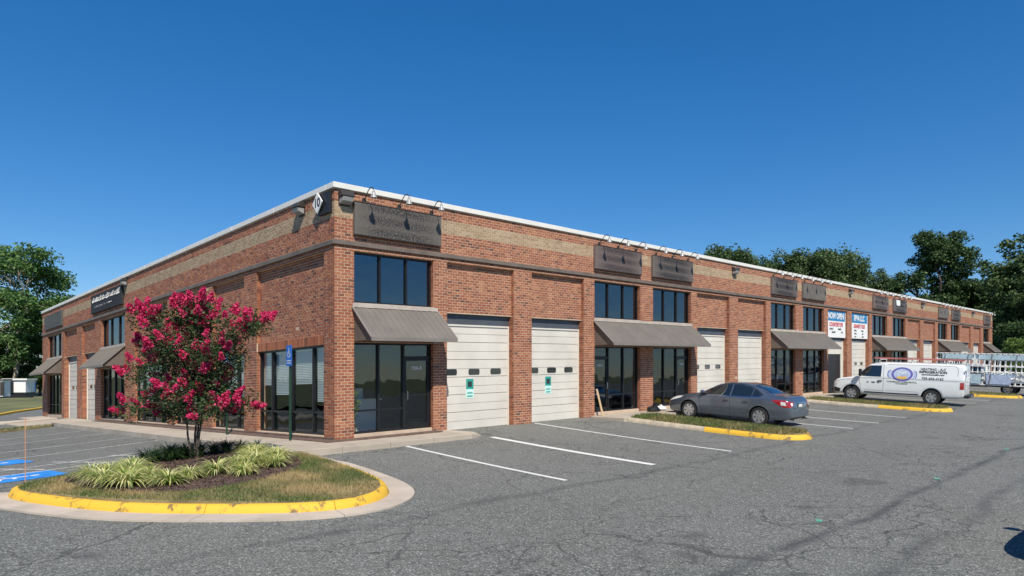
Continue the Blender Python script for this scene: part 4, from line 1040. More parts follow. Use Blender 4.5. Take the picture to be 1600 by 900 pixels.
# ------------------------------------------------------------------ small buildings past the side front
x, y = at(31, 84); z0 = G(x, y) + .5; r = empty('white_shed', (x, y, z0))
f2 = Vector((.33, .94)).normalized(); 
def rbox(name, mat, r, c, w, d, z0, z1, ang):
    m = MB().box(-w / 2, -d / 2, 0, w / 2, d / 2, z1 - z0); ca, sa = math.cos(ang), math.sin(ang)
    m.v = [(c[0] + a * ca - b * sa, c[1] + a * sa + b * ca, z0 + h) for a, b, h in m.v]; return m.build(name, M[mat], r)
rbox('base', 'black', r, (x, y), 2.2, 2.0, z0 - .6, z0 + .25, -.6); rbox('wall', 'white', r, (x, y), 2.3, 2.1, z0 + .252, z0 + 1.75, -.6); rbox('roof', 'coping', r, (x, y), 2.75, 2.5, z0 + 1.752, z0 + 1.95, -.6)
rbox('door', 'frame', r, (x - 1.0, y - .75), .5, .1, z0 + .3, z0 + 1.6, -.6); tag(r, 'small white shed with flat roof and dark base on the grass', 'shed')
x, y = at(3, 80); z0 = G(x, y) + .4; r = empty('white_shed', (x, y, z0)); rbox('wall', 'white', r, (x, y), 1.0, 1.6, z0, z0 + 1.9, -.6); rbox('roof', 'trim', r, (x, y), 1.3, 1.9, z0 + 1.902, z0 + 2.05, -.6); rbox('door', 'bronze', r, (x - .1, y - .85), .4, .12, z0 + .1, z0 + 1.7, -.6)
tag(r, 'narrow white kiosk with dark roof next to the white shed', 'shed')
x, y = at(48, 88); z0 = G(x, y) + .5; r = empty('blue_container', (x, y, z0)); rbox('wall', 'bluesign', r, (x, y), .85, .8, z0 + .2, z0 + 1.5, -.6); rbox('lid', 'coping', r, (x, y), .9, .85, z0 + 1.502, z0 + 1.6, -.6); rbox('base', 'black', r, (x, y), .8, .75, z0 - .4, z0 + .198, -.6)
tag(r, 'blue utility box standing between white shed and brick side front', 'box')

# ---- seen through the corner storefront
r = empty('reception_desk', (1.6, 1.6, shear_pt(1.6, 1.6, .06)))
MB().box(.9, 1.5, .062, 2.3, 1.56, .95).build('front_panel', M['white'], r, shear=True); MB().box(.8, 1.4, .952, 2.4, 2.1, 1.0).build('worktop', M['white'], r, shear=True); MB().box(1.5, 1.75, 1.002, 1.95, 1.8, 1.32).build('monitor', M['white'], r, shear=True)
tag(r, 'white reception desk inside the corner storefront glass', 'desk')
r = empty('potted_plant', (.86, .62, shear_pt(.86, .62, .06)))
MB().lathe([(0, 0), (.13, 0), (.17, .3), (.15, .3), (.13, .27), (0, .27)], (.86, .62, shear_pt(.86, .62, .06)), 'z', 16).build('pot', M['wood'], r, smooth=True)
rg = np.random.default_rng(4); e = rg.normal(size=(260, 3)) * np.array((.1, .1, .22)) + np.array((.86, .62, .85)); v, f = leaves(e, .13, rg, asp=.6)
addmesh('foliage', np_mesh('foliage', v, f, rg.random(len(f))), M['leaf_bright'], r); tag(r, 'green potted plant inside the corner storefront beside the brick pier', 'plant')

# ------------------------------------------------------------------ vehicles (local frame: x forward, y left, z up)
def hermite(xs, ys, q):
    xs = np.array(xs, float); ys = np.array(ys, float); d = np.diff(ys) / np.diff(xs); m = np.zeros(len(xs))
    m[0], m[-1] = d[0], d[-1]
    for i in range(1, len(xs) - 1): m[i] = 0 if d[i - 1] * d[i] <= 0 else 2 * d[i - 1] * d[i] / (d[i - 1] + d[i])
    k = np.clip(np.searchsorted(xs, q) - 1, 0, len(xs) - 2); h = xs[k + 1] - xs[k]; t = (q - xs[k]) / h
    return (2 * t**3 - 3 * t**2 + 1) * ys[k] + (t**3 - 2 * t**2 + t) * h * m[k] + (-2 * t**3 + 3 * t**2) * ys[k + 1] + (t**3 - t**2) * h * m[k + 1]
def loft(tab, nx=90, tumble=.955):
    """tab rows: x, bottom, half width, belt z, top z, half width at roof edge"""
    T = np.array(sorted(tab)); xs = T[:, 0]; q = np.unique(np.concatenate([np.linspace(xs[0], xs[-1], nx), xs]))
    zb_, w, be, zt, wr = [hermite(xs, T[:, i], q) for i in range(1, 6)]
    V = []; rings = []
    for i, x in enumerate(q):
        W, b0, B, Z, r = w[i], zb_[i], be[i], zt[i], wr[i]; g = max(Z - B, .01); h1 = min(.10, g * .4); h2 = h1 * .42
        half = [(0, b0), (.72 * W, b0), (.92 * W, b0 + .03), (.975 * W, b0 + .12), (W, b0 + (B - b0) * .45), (.997 * W, b0 + (B - b0) * .72), (.985 * W, B - .05), (tumble * W, B),
                (.5 * (tumble * W + r), B + (Z - h1 - B) * .5), (r, Z - h1), (r * .93, Z - h2), (r * .75, Z - h2 * .35), (r * .4, Z - h2 * .06), (0, Z)]
        fine = [p for p in catmull([Vector(p) for p in half], .06)] if False else None
        t = np.linspace(0, len(half) - 1, 40); k = np.arange(len(half)); hy = hermite(k, [p[0] for p in half], t); hz = hermite(k, [p[1] for p in half], t)
        ring = [(x, y, z) for y, z in zip(hy, hz)] + [(x, -y, z) for y, z in zip(hy[-2:0:-1], hz[-2:0:-1])]
        rings.append(len(V)); V += ring; n = len(ring)
    m = MB(); m.v = V
    for a, b in zip(rings, rings[1:]):
        for k in range(n): m.f.append((a + k, a + (k + 1) % n, b + (k + 1) % n, b + k))
    m.f += [tuple(rings[0] + k for k in range(n)), tuple(rings[-1] + k for k in range(n))[::-1]]
    return m
def carve(m, mat, cuts, name, parent, dark):
    """build the body mesh with wheel openings cut through it"""
    o = m.build(name, mat, None, origin=(0, 0, 0))
    for p in o.data.polygons: p.use_smooth = True
    o.data.materials.append(dark)
    cs = []
    for x, z, r in cuts:
        for s in (-1, 1):
            c = MB(); pts = [(x + r * math.cos(t), s * .52, z + r * math.sin(t)) for t in np.linspace(0, 2 * math.pi, 36, endpoint=False)]
            c.prism(pts, (0, s * .9, 0)); co = c.build('cut', dark); cs.append(co)
            md = o.modifiers.new('b', 'BOOLEAN'); md.object = co; md.operation = 'DIFFERENCE'; md.solver = 'EXACT'
            try: md.material_mode = 'TRANSFER'
            except Exception: pass
    bpy.context.view_layer.update()
    me = bpy.data.meshes.new_from_object(o.evaluated_get(bpy.context.evaluated_depsgraph_get()))
    for c in cs: bpy.data.objects.remove(c)
    bpy.data.objects.remove(o)
    me.name = name
    try: me.set_sharp_from_angle(angle=R(42))
    except Exception: pass
    return link(bpy.data.objects.new(name, me), parent, (0, 0, 0))
class Skin:
    def __init__(s, m): s.b = BVHTree.FromPolygons([Vector(v) for v in m.v], m.f); s.side = 1
    def hit(s, a, b, ax, off):
        if ax == 'side': o, d = Vector((a, 3 * s.side, b)), Vector((0, -s.side, 0))
        elif ax == 'back': o, d = Vector((-6, a, b)), Vector((1, 0, 0))
        elif ax == 'front': o, d = Vector((6, a, b)), Vector((-1, 0, 0))
        else: o, d = Vector((a, b, 5)), Vector((0, 0, -1))
        h = s.b.ray_cast(o, d)
        if h[0] is None:
            h = s.b.find_nearest(o + d * 3)
        nn = h[1] if h[1].dot(d) < 0 else -h[1]
        return h[0] + nn * off
    def patch(s, top, bot, ax, off, name, mat, parent, n=14, mrows=6, th=.0):
        def res(P, n):
            P = [Vector(p) for p in P]; L = [0]
            for a, b in zip(P, P[1:]): L.append(L[-1] + (b - a).length)
            out = []
            for t in np.linspace(0, L[-1], n):
                k = max(0, min(len(P) - 2, int(np.searchsorted(L, t)) - 1)); out.append(P[k].lerp(P[k + 1], 0 if L[k + 1] == L[k] else (t - L[k]) / (L[k + 1] - L[k])))
            return out
        T, B = res(top, n), res(bot, n); m = MB()
        for j in range(mrows + 1):
            for i in range(n): p = B[i].lerp(T[i], j / mrows); m.v.append(tuple(s.hit(p.x, p.y, ax, off)))
        for j in range(mrows):
            for i in range(n - 1): m.f.append((j * n + i, j * n + i + 1, (j + 1) * n + i + 1, (j + 1) * n + i))
        o = m.build(name, mat, parent, smooth=True)
        return o
    def line(s, P, w, ax, off, name, mat, parent):
        """a narrow seam along a curve on the skin"""
        P = [Vector(p) for p in catmull([Vector(p) for p in P], .05)]; t = []; b = []
        for i, p in enumerate(P):
            d = (P[min(i + 1, len(P) - 1)] - P[max(i - 1, 0)]).normalized(); nn = Vector((-d.y, d.x)) * w / 2; t.append(p + nn); b.append(p - nn)
        return s.patch(t, b, ax, off, name, mat, parent, max(8, len(P)), 1)
def wheel(parent, x, s, hw, r, rr, tw, spokes, rimmat='rim', hub=None):
    """one wheel; its outer face at |y| = hw"""
    y1 = s * hw; y0 = s * (hw - tw)
    w = MB().lathe([(rr * .98, y0), (r - .03, y0), (r, y0 + s * .03), (r, y1 - s * .03), (r - .025, y1), (rr + .012, y1 - s * .0), (rr, y1 - s * .02), (rr * .98, y0)], (x, 0, r), 'y', 40).build('wheel', M['rubber'], parent, smooth=True)
    rim = MB().lathe([(rr, y1 - s * .02), (rr, y1 - s * .008), (rr - .022, y1 - s * .012), (rr - .028, y1 - s * .06), (rr - .03, y0 + s * .05), (0, y0 + s * .05)], (x, 0, r), 'y', 40).build('rim', M[rimmat] if rimmat == 'rim' else M[rimmat], w, smooth=True)
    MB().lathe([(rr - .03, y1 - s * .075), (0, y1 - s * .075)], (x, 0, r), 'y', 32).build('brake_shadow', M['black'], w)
    for k in range(spokes):
        a = 2 * math.pi * (k + .25) / spokes; ca, sa = math.cos(a), math.sin(a); q = []
        w0, w1 = rr * .17, rr * .26
        for rad, ww in ((rr * .16, w0), (rr - .018, w1), (rr - .018, -w1), (rr * .16, -w0)): q.append((x + rad * ca - ww * sa, y1 - s * .018, r + rad * sa + ww * ca))
        MB().prism(q, (0, -s * .025, 0)).build('spoke', M[rimmat], w, bevel=.006)
    MB().lathe([(0, y1 - s * .004), (rr * .2, y1 - s * .008), (rr * .22, y1 - s * .03)], (x, 0, r), 'y', 16).build('hub_cap', M[hub or rimmat], w, smooth=True)
    return w
def settle(root, x, y, yaw, L, Wd):
    """stand a vehicle on the sloping lot"""
    f = Vector((math.cos(yaw), math.sin(yaw))); l = Vector((-f.y, f.x)); c = Vector((x, y))
    def gp(p): return Vector((p.x, p.y, G(p.x, p.y)))
    fx = gp(c + f * L / 2) - gp(c - f * L / 2); ly = gp(c + l * Wd / 2) - gp(c - l * Wd / 2)
    X = fx.normalized(); Z = X.cross(ly).normalized(); Y = Z.cross(X)
    z = (gp(c + f * L / 2).z + gp(c - f * L / 2).z) / 2
    root.matrix_world = frame_mtx((x, y, z + .004), X, Y, Z)

def paint(name, col, rough=.3, metal=.5, flake=.1):
    return pmat(name, col, rough, metal, var=flake, vs=.8, coat=.9, spec=.5, obj=True)
M['cglass'] = pmat('car_glass', (.012, .016, .017), .03, var=0, spec=.9, coat=1)
M['greypaint'] = paint('grey_car_paint', (.165, .195, .24), .25, .7, .02)
M['whitepaint'] = paint('white_van_paint', (.74, .76, .75), .4, 0, .02)
M['tailred'] = pmat('tail_lamp_red', (.34, .012, .015), .15, var=.1, coat=1)
M['lampwhite'] = pmat('clear_lamp', (.72, .70, .66), .1, var=.1, coat=1)
M['tanplastic'] = pmat('light_interior', (.35, .34, .30), .8, var=.1)

def sedan(name):
    c = empty(name)
    tab = [(2.40, .34, .66, .52, .60, .50), (2.36, .24, .74, .60, .68, .58), (2.22, .20, .82, .68, .765, .66), (1.95, .19, .875, .76, .85, .72), (1.5, .19, .90, .84, .935, .76), (1.05, .19, .905, .895, 1.01, .76),
           (.75, .19, .905, .92, 1.17, .70), (.30, .19, .905, .935, 1.385, .615), (-.1, .19, .905, .945, 1.46, .605), (-.5, .19, .905, .955, 1.468, .60), (-.95, .19, .905, .97, 1.415, .585), (-1.35, .20, .90, .985, 1.285, .60),
           (-1.72, .21, .89, .985, 1.125, .68), (-1.95, .22, .88, .975, 1.085, .72), (-2.22, .25, .855, .95, 1.06, .72), (-2.34, .29, .83, .90, 1.01, .68), (-2.43, .36, .78, .74, .86, .64)]
    m = loft(tab, 110); k = Skin(m); fx, rx, r = 1.42, -1.355, .325
    body = carve(m, M['greypaint'], [(fx, .33, .375), (rx, .33, .375)], 'body', c, M['black'])
    for s in (1, -1):
        k.side = s
        f_top = [(.86, .985), (.62, 1.13), (.35, 1.26), (.05, 1.352), (-.20, 1.378)]; f_bot = [(.88, .955), (.5, .965), (.1, .972), (-.2, .978)]
        k.patch(f_top, f_bot, 'side', .004, 'side_window', M['cglass'], c, 16, 8)
        k.patch([(-.26, 1.38), (-.55, 1.372), (-.85, 1.325), (-1.02, 1.27)], [(-.26, .98), (-.55, .988), (-.85, .995), (-1.02, 1.0)], 'side', .004, 'side_window', M['cglass'], c, 14, 8)
        k.patch([(-1.05, 1.26), (-1.2, 1.195), (-1.36, 1.095)], [(-1.05, 1.003), (-1.2, 1.01), (-1.36, 1.035)], 'side', .004, 'side_window', M['cglass'], c, 8, 6)
        k.line([(.98, .955), (.62, 1.155), (.3, 1.305), (0, 1.382), (-.4, 1.40), (-.8, 1.362), (-1.1, 1.26), (-1.42, 1.06)], .022, 'side', .005, 'window_trim', M['black'], c)
        k.line([(.98, .945), (.3, .958), (-.5, .972), (-1.4, 1.012)], .016, 'side', .005, 'window_trim', M['chrome'], c)
        for P in ([(.98, .93), (1.0, .7), (.93, .45), (.90, .27)], [(-.23, .96), (-.25, .6), (-.27, .27)], [(-.98, .98), (-1.10, .86), (-.98, .62), (-.93, .40)], [(.90, .26), (.3, .25), (-.4, .25), (-.9, .27)]):
            k.line(P, .009, 'side', .002, 'door_seam', M['black'], c)
        k.line([(1.0, .72), (.3, .73), (-.5, .745), (-1.3, .76)], .012, 'side', .004, 'crease', M['greypaint'], c)
        k.line([(.95, .40), (.2, .385), (-.9, .40)], .03, 'side', .010, 'side_moulding', M['greypaint'], c)
        for hx in (-.08, -.82):
            p = k.hit(hx, .80, 'side', .022); MB().tube([p + Vector((.10, -.02 * s, 0)), p + Vector((.08, 0, 0)), p - Vector((.08, 0, 0)), p - Vector((.10, .02 * s, 0))], .014, 8).build('door_handle', M['greypaint'], c, smooth=True)
            k.patch([(hx + .09, .825), (hx - .09, .825)], [(hx + .08, .77), (hx - .08, .77)], 'side', .002, 'handle_recess', M['black'], c, 6, 2)
        p = k.hit(.84, .98, 'side', .02); ms = MB().lathe([(0, -.10), (.045, -.095), (.075, -.03), (.08, .05), (.07, .07), (0, .07)], p + Vector((.0, .10 * s, .05)), 'x', 14, 1.2, .85); ms.build('wing_mirror', M['greypaint'], c, smooth=True)
        MB().box(p.x - .03, min(p.y - .03 * s, p.y + .06 * s), p.z - .02, p.x + .03, max(p.y - .03 * s, p.y + .06 * s), p.z + .03).build('mirror_stalk', M['black'], c)
        # lamps
        k.patch([(2.30, .70), (2.0, .80), (1.72, .83)], [(2.33, .60), (2.0, .69), (1.78, .76)], 'side', .004, 'headlight', M['lampwhite'], c, 10, 4)
        k.patch([(-1.78, .945), (-2.0, .95), (-2.24, .945), (-2.37, .91)], [(-1.80, .915), (-2.0, .80), (-2.24, .70), (-2.40, .71)], 'side', .005, 'tail_light', M['tailred'], c, 14, 6)
        k.patch([(-2.1, .90), (-2.26, .89)], [(-2.12, .78), (-2.30, .77)], 'side', .008, 'reverse_light', M['lampwhite'], c, 6, 4)
        k.patch([(s * .84, .90), (s * .55, .90)], [(s * .83, .71), (s * .60, .745)], 'back', .005, 'tail_light', M['tailred'], c, 8, 5)
        k.patch([(s * .73, .865), (s * .62, .865)], [(s * .73, .76), (s * .64, .77)], 'back', .008, 'reverse_light', M['lampwhite'], c, 6, 4)
        for x in (fx, rx): wheel(c, x, s, .885, r, .225, .2, 7)
        MB().lathe([(.03, -2.46), (.035, -2.46), (.035, -2.3), (.03, -2.3), (.03, -2.46)], (0, s * .55, .27), 'x', 12).build('exhaust', M['chrome'], c)
    k.patch([(.36, .57), (.36, 0), (.36, -.57)], [(.97, .74), (1.04, 0), (.97, -.74)], 'top', .004, 'windscreen', M['cglass'], c, 14, 8)
    k.patch([(-1.02, .52), (-1.0, 0), (-1.02, -.52)], [(-1.62, .62), (-1.72, 0), (-1.62, -.62)], 'top', .004, 'rear_window', M['cglass'], c, 14, 8)
    k.line([(-1.82, .74), (-2.1, .73), (-2.3, .68)], .008, 'top', .002, 'boot_seam', M['black'], c); k.line([(-1.82, -.74), (-2.1, -.73), (-2.3, -.68)], .008, 'top', .002, 'boot_seam', M['black'], c)
    k.line([(.58, .70), (.30, .655), (-.30, .655), (-.58, .70)], .01, 'back', .002, 'boot_seam', M['black'], c)
    k.patch([(.24, .84), (-.24, .84)], [(.24, .70), (-.24, .70)], 'back', .003, 'plate_recess', M['black'], c, 6, 4)
    k.patch([(.155, .815), (-.155, .815)], [(.155, .715), (-.155, .715)], 'back', .012, 'number_plate', M['white'], c, 4, 3)
    k.patch([(.30, .875), (-.30, .875)], [(.30, .85), (-.30, .85)], 'back', .016, 'boot_strip', M['chrome'], c, 8, 2)
    k.patch([(.62, .36), (-.62, .36)], [(.6, .26), (-.6, .26)], 'back', .004, 'rear_valance', M['black'], c, 8, 3)
    k.patch([(.45, .55), (-.45, .55)], [(.5, .38), (-.5, .38)], 'front', .004, 'grille', M['black'], c, 8, 3)
    # seats showing through as pale shapes
    return c
sd = sedan('grey_sedan'); tag(sd, 'grey four door sedan parked nose in beside the narrow grass island', 'car')
settle(sd, 14.72, -3.56, R(90.5), 2.775, 1.55)

def van(name):
    c = empty(name)
    tab = [(2.98, .50, .80, .78, .86, .62), (2.94, .40, .90, .94, 1.02, .74), (2.75, .36, .97, 1.06, 1.145, .82), (2.2, .35, 1.0, 1.16, 1.25, .86), (1.92, .35, 1.005, 1.20, 1.31, .88), (1.7, .35, 1.01, 1.25, 1.52, .86), (1.35, .35, 1.01, 1.27, 1.86, .83), (1.12, .35, 1.012, 1.28, 2.02, .83),
           (.85, .35, 1.012, 1.28, 2.085, .84), (.3, .35, 1.015, 1.28, 2.12, .85), (-1.5, .36, 1.015, 1.28, 2.13, .85), (-2.8, .38, 1.01, 1.28, 2.12, .84), (-3.02, .42, 1.0, 1.28, 2.07, .83), (-3.09, .46, .985, 1.26, 1.98, .82)]
    m = loft(tab, 90, .995); k = Skin(m); fx, rx, r = 2.02, -1.70, .39
    carve(m, M['whitepaint'], [(fx, .40, .46), (rx, .40, .46)], 'body', c, M['black'])
    for s in (1, -1):
        k.side = s
        k.patch([(1.52, 1.62), (1.35, 1.80), (1.18, 1.90), (.62, 1.92)], [(1.72, 1.34), (1.4, 1.33), (1.1, 1.325), (.62, 1.325)], 'side', .005, 'side_window', M['cglass'], c, 14, 8)
        for P in ([(1.66, 1.3), (1.62, .9), (1.5, .6), (1.45, .46)], [(.52, 1.98), (.5, 1.2), (.5, .46)], [(1.45, .46), (1.0, .45), (.5, .46)], [(1.7, 1.38), (1.45, 1.76), (1.15, 1.98), (.52, 2.0)], [(.35, 1.98), (-2.3, 1.99), (-2.75, 1.9), (-2.78, 1.5)], [(.4, .62), (-1.1, .62)], [(1.4, .60), (.55, .60)]):
            k.line(P, .014, 'side', .002, 'door_seam', M['black'] if P[0][1] != .62 else M['steel'], c)
        k.line([(-1.15, .46), (-1.19, .62), (-1.35, .82), (-1.7, .93), (-2.05, .82), (-2.21, .62), (-2.25, .46)], .07, 'side', .016, 'wheel_arch', M['whitepaint'], c)
        k.line([(2.58, .46), (2.53, .62), (2.37, .82), (2.02, .93), (1.67, .82), (1.51, .62), (1.46, .46)], .06, 'side', .014, 'wheel_arch', M['whitepaint'], c)
        k.line([(1.4, .50), (.0, .49), (-1.15, .50)], .05, 'side', .012, 'sill_step', M['black'], c)
        p = k.hit(.66, 1.12, 'side', .03); MB().tube([p + Vector((.11, 0, 0)), p - Vector((.11, 0, 0))], .02, 8).build('door_handle', M['black'], c, smooth=True)
        p = k.hit(1.58, 1.36, 'side', .02); MB().box(p.x - .06, min(p.y + s * .10, p.y + s * .34), p.z - .05, p.x + .06, max(p.y + s * .10, p.y + s * .34), p.z + .34).build('wing_mirror', M['black'], c, bevel=.03)
        MB().tube([p, p + Vector((0, s * .15, .06))], .03, 8).build('mirror_stalk', M['black'], c)
        k.patch([(2.92, .98), (2.75, 1.05), (2.62, 1.06)], [(2.95, .80), (2.75, .82), (2.66, .90)], 'side', .006, 'headlight', M['lampwhite'], c, 8, 4)
        k.patch([(2.98, .68), (2.8, .66), (2.56, .60)], [(2.96, .44), (2.8, .42), (2.60, .42)], 'side', .010, 'bumper_corner', M['black'], c, 8, 3)
        k.patch([(-2.90, 1.20), (-3.07, 1.20)], [(-2.90, .86), (-3.07, .86)], 'side', .008, 'tail_light', M['tailred'], c, 5, 5)
        k.patch([(s * .97, 1.20), (s * .80, 1.20)], [(s * .97, .86), (s * .80, .86)], 'back', .008, 'tail_light', M['tailred'], c, 5, 5)
        k.patch([(s * .93, 1.08), (s * .84, 1.08)], [(s * .93, .98), (s * .84, .98)], 'back', .014, 'reverse_light', M['lampwhite'], c, 5, 3)
        for x in (fx, rx): wheel(c, x, s, .985, r, .235, .25, 6, 'rim')
        for z in (.9, 1.3, 1.75): MB().tube([(-3.09, s * .93, z - .06), (-3.09, s * .93, z + .06)], .025, 8).build('hinge', M['steel'], c)
    k.side = 1
    k.patch([(1.14, .74), (1.12, 0), (1.14, -.74)], [(1.80, .83), (1.86, 0), (1.80, -.83)], 'top', .005, 'windscreen', M['cglass'], c, 14, 8)
    k.line([(0, 2.0), (0, 1.2), (0, .6)], .016, 'back', .003, 'door_seam', M['black'], c)
    k.patch([(.6, .84), (-.6, .84)], [(.62, .66), (-.62, .66)], 'front', .006, 'grille', M['black'], c, 8, 3)
    MB().box(-3.3, -.95, .44, -3.06, .95, .58).build('rear_bumper', M['black'], c, bevel=.03); MB().box(2.9, -.82, .42, 3.06, .82, .62).build('front_bumper', M['black'], c, bevel=.05)
    MB().box(-3.32, -.3, .5, -3.301, .3, .56).build('bumper_step', M['steel'], c)
    k.patch([(.62, .95), (.28, .95)], [(.62, .80), (.28, .80)], 'back', .012, 'number_plate', M['white'], c, 4, 3)
    # signwriting on both sides
    M.setdefault('purple', pmat('purple_print', (.13, .12, .42), .5, var=.1)); M.setdefault('lilac', pmat('pale_blue_print', (.42, .50, .66), .5, var=.25, vs=8)); M.setdefault('amber', pmat('amber_print', (.75, .47, .10), .5, var=.1)); M.setdefault('greyprint', pmat('grey_green_print', (.28, .31, .26), .5, var=.1))
    cx, cz = -.35, 1.50
    for s in (1, -1):
        k.side = s
        def oval(r0, r1, a0, a1, off, nm, mt, ax=.50, az=.36, flat=False):
            T = [(cx + r1 * ax * math.cos(t), cz + r1 * az * math.sin(t)) for t in np.linspace(a0, a1, 30)]; B = [(cx + r0 * ax * math.cos(t), cz + r0 * az * math.sin(t)) for t in np.linspace(a0, a1, 30)]
            k.patch(T, B, 'side', off, nm, M[mt], c, 30, 2)
        oval(.02, .84, 0, 6.283, .004, 'logo_field', 'lilac'); oval(.78, 1.0, 0, 6.283, .006, 'logo_ring', 'purple')
        for a0 in (-.5, 2.64): oval(1.06, 1.3, a0, a0 + 1.0, .005, 'logo_wing', 'lilac'); oval(1.28, 1.36, a0 + .1, a0 + .9, .006, 'logo_wing', 'purple')
        oval(.35, .72, 3.9, 5.5, .007, 'logo_base', 'amber')
        k.line([(cx - .2, cz + .02), (cx - .08, cz + .13), (cx + .02, cz + .02), (cx + .12, cz + .15), (cx + .22, cz)], .035, 'side', .008, 'logo_stroke', M['white'], c)
        def vt(x, z, t, sz, mt, nm, b=.003):
            p = k.hit(x, z, 'side', .006); ta = math.atan2(k.hit(x, z + .1, 'side', 0).y - k.hit(x, z - .1, 'side', 0).y, .2)
            return text_mesh(t, sz, M[mt], frame_mtx(p, (-s, 0, 0), (0, math.sin(ta), math.cos(ta)), (0, s * math.cos(ta), -s * math.sin(ta))), nm, c, .003, bold=b)
        vt(-1.72, 1.80, 'HEATING - A.C', .165, 'ink', 'lettering'); vt(-1.72, 1.655, 'REFRIGERATION', .165, 'ink', 'lettering', .006); vt(-1.72, 1.535, 'opmechanicalllc.com', .12, 'ink', 'lettering'); vt(-1.72, 1.33, '703-606-4162', .17, 'ink', 'phone_number')
        vt(-.35, 1.10, 'COMMERCIAL & RESIDENTIAL', .105, 'greyprint', 'lettering'); vt(-.35, 1.01, 'HVAC SERVICE', .08, 'greyprint', 'lettering')
        for i, q in enumerate((1.25, .98, .74)): vt(q, 1.02, ('24', 'HRS', '7D')[i], .10, 'ink', 'lettering')
    k.side = 1
    T = [(.62 + .11 * math.cos(t), 1.58 + .22 * math.sin(t)) for t in np.linspace(0, 6.283, 20)]; k.patch(T, [(.62, 1.58 + i * 1e-4) for i in range(20)], 'back', .006, 'rear_logo', M['purple'], c, 20, 2)
    # roof rack with a red ladder
    for x in (.75, -.75, -2.3):
        MB().tube([(x, .80, 2.06), (x, .80, 2.24), (x, -.80, 2.24), (x, -.80, 2.06)], .022, 8).build('rack_bar', M['white'], c)
    for y in (.42, .82): MB().box(-3.0, y - .02, 2.265, 1.0, y + .02, 2.345).build('ladder_rail', M['red2'] if 'red2' in M else M.setdefault('red2', pmat('faded_red', (.50, .17, .15), .6, var=.15)), c)
    for x in np.arange(-2.85, .95, .3): MB().tube([(x, .44, 2.305), (x, .80, 2.305)], .016, 6).build('ladder_rung', M['red2'], c)
    return c
vn = van('white_van'); tag(vn, 'white work van with round purple logo and red roof ladder', 'van')
settle(vn, 30.9, -4.4, R(95.5), 3.72, 1.75)

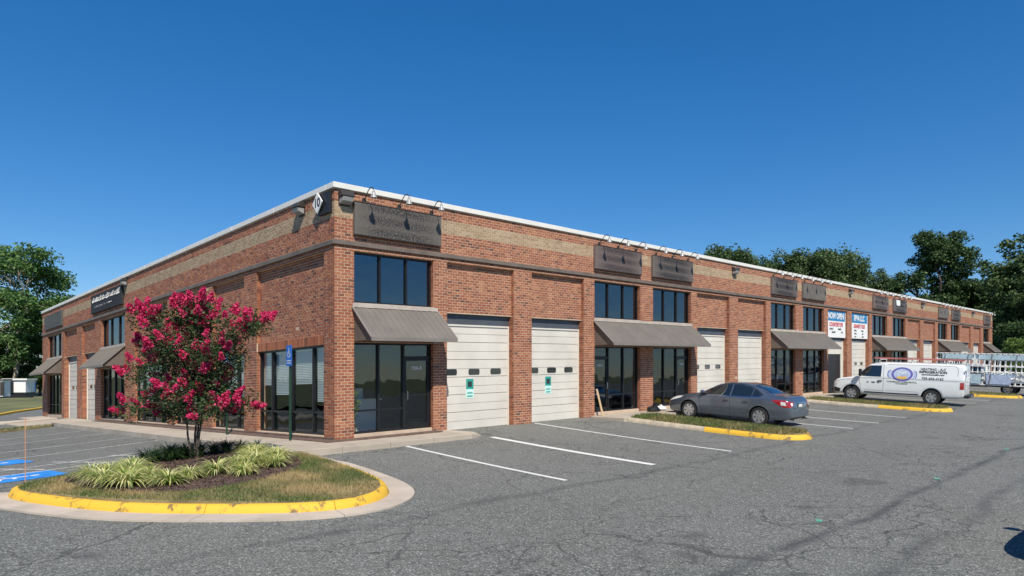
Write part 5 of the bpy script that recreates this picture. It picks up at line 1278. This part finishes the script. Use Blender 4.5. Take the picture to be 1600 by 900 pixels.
# ---- truck with side racks for sheet glass
def rack_truck(name):
    c = empty(name); W = .98
    tab = [(2.95, .5, .85, .92, 1.0, .75), (2.85, .42, .95, 1.05, 1.12, .85), (2.0, .42, 1.0, 1.18, 1.27, .88), (1.75, .42, 1.0, 1.2, 1.34, .88), (1.1, .42, 1.0, 1.25, 1.88, .82), (.8, .42, 1.0, 1.25, 1.93, .82), (-.3, .42, 1.0, 1.25, 1.93, .82), (-.45, .42, 1.0, 1.25, 1.88, .82)]
    m = loft(tab, 60, .99); k = Skin(m); carve(m, M['whitepaint'], [(2.05, .42, .47)], 'cab', c, M['black'])
    for s in (1, -1):
        k.side = s
        k.patch([(1.35, 1.66), (1.1, 1.78), (-.25, 1.80)], [(1.6, 1.32), (1.1, 1.31), (-.25, 1.31)], 'side', .005, 'side_window', M['cglass'], c, 12, 6)
        for x in (2.05, -1.75): wheel(c, x, s, .97, .40, .24, .25, 6)
    k.patch([(1.15, .74), (1.12, 0), (1.15, -.74)], [(1.7, .8), (1.75, 0), (1.7, -.8)], 'top', .005, 'windscreen', M['cglass'], c, 10, 6)
    MB().box(-3.1, -W, .78, -.5, W, .86).build('bed_floor', M['whitepaint'], c); MB().box(-3.1, -W, .862, -2.25, -W + .3, 1.35).build('bed_box', M['whitepaint'], c); 
    MB().box(-3.1, W - .3, .862, -2.25, W, 1.35).build('bed_box', M['whitepaint'], c); MB().box(-1.3, W - .3, .862, -.5, W, 1.35).build('bed_box', M['whitepaint'], c); MB().box(-1.3, -W, .862, -.5, -W + .3, 1.35).build('bed_box', M['whitepaint'], c)
    MB().box(-3.15, -.5, .5, 2.0, .5, .76).build('chassis', M['black'], c)
    for s in (1, -1):
        MB().box(-3.16, s * .78 - .09, .95, -3.101, s * .78 + .09, 1.25).build('tail_light', M['tailred'], c); y = s * (W + .12)
        MB().box(-3.08, min(y, y + s * .012), .95, -2.88, max(y, y + s * .012), 1.22).build('side_marker', M['tailred'], c)
        # leaning rack: rails, posts, slats, cleats, sheets of glass
        for z in (.62, 1.02, 1.42, 1.82, 2.22, 2.62): MB().box(-3.0, min(y - s * .06, y), z - .035, 2.3, max(y - s * .06, y), z + .035).build('rack_rail', M['white'], c)
        for x in np.arange(-3.0, 2.31, .29): MB().box(x - .03, min(y - s * .10, y - s * .062), .6, x + .03, max(y - s * .10, y - s * .062), 2.64).build('rack_post', M['white'], c)
        for x in np.arange(-2.85, 2.2, .29):
            for z in (2.62, 1.42): MB().box(x - .03, min(y, y + s * .02), z - .06, x + .03, max(y, y + s * .02), z + .0).build('rack_pad', M['black'], c)
        for x0, x1, z0, z1, mt in ((-1.9, -.6, .68, 1.3, 'lilac'), (-.3, 1.6, .68, 1.28, 'lilac2'), (-2.7, -.2, 2.26, 2.56, 'lilac2'), (.2, 1.9, 2.26, 2.56, 'lilac2')):
            M.setdefault('lilac2', pmat('glass_sheet', (.45, .60, .66), .15, var=.2, vs=2, coat=.5)); MB().box(x0, min(y + s * .022, y + s * .035), z0, x1, max(y + s * .022, y + s * .035), z1).build('glass_sheet', M[mt], c)
        for x in (-2.2, -.9, .4, 1.7): MB().tube([(x, y + s * .05, 2.58), (x + .1, y + s * .06, 2.0), (x + .05, y + s * .06, 1.2), (x + .12, y + s * .05, .66)], .028, 6).build('stake', M['steel'], c)
        MB().box(-3.0, min(y - s * .3, y + s * .06), .5, 2.3, max(y - s * .3, y + s * .06), .585).build('rack_foot', M['black'], c)
    return c
tk = rack_truck('rack_truck'); tag(tk, 'white truck with tall side racks carrying sheet glass', 'truck')
settle(tk, 44.6, -5.3, R(91), 3.8, 1.7)
# a second sedan stands beside the viewpoint; only its shadow reaches into the picture
s2 = copy_tree(sd); tag(s2, 'grey sedan parked across the lot, its shadow on the aisle asphalt', 'car'); settle(s2, 3.35, -15.8, R(172), 2.775, 1.55)
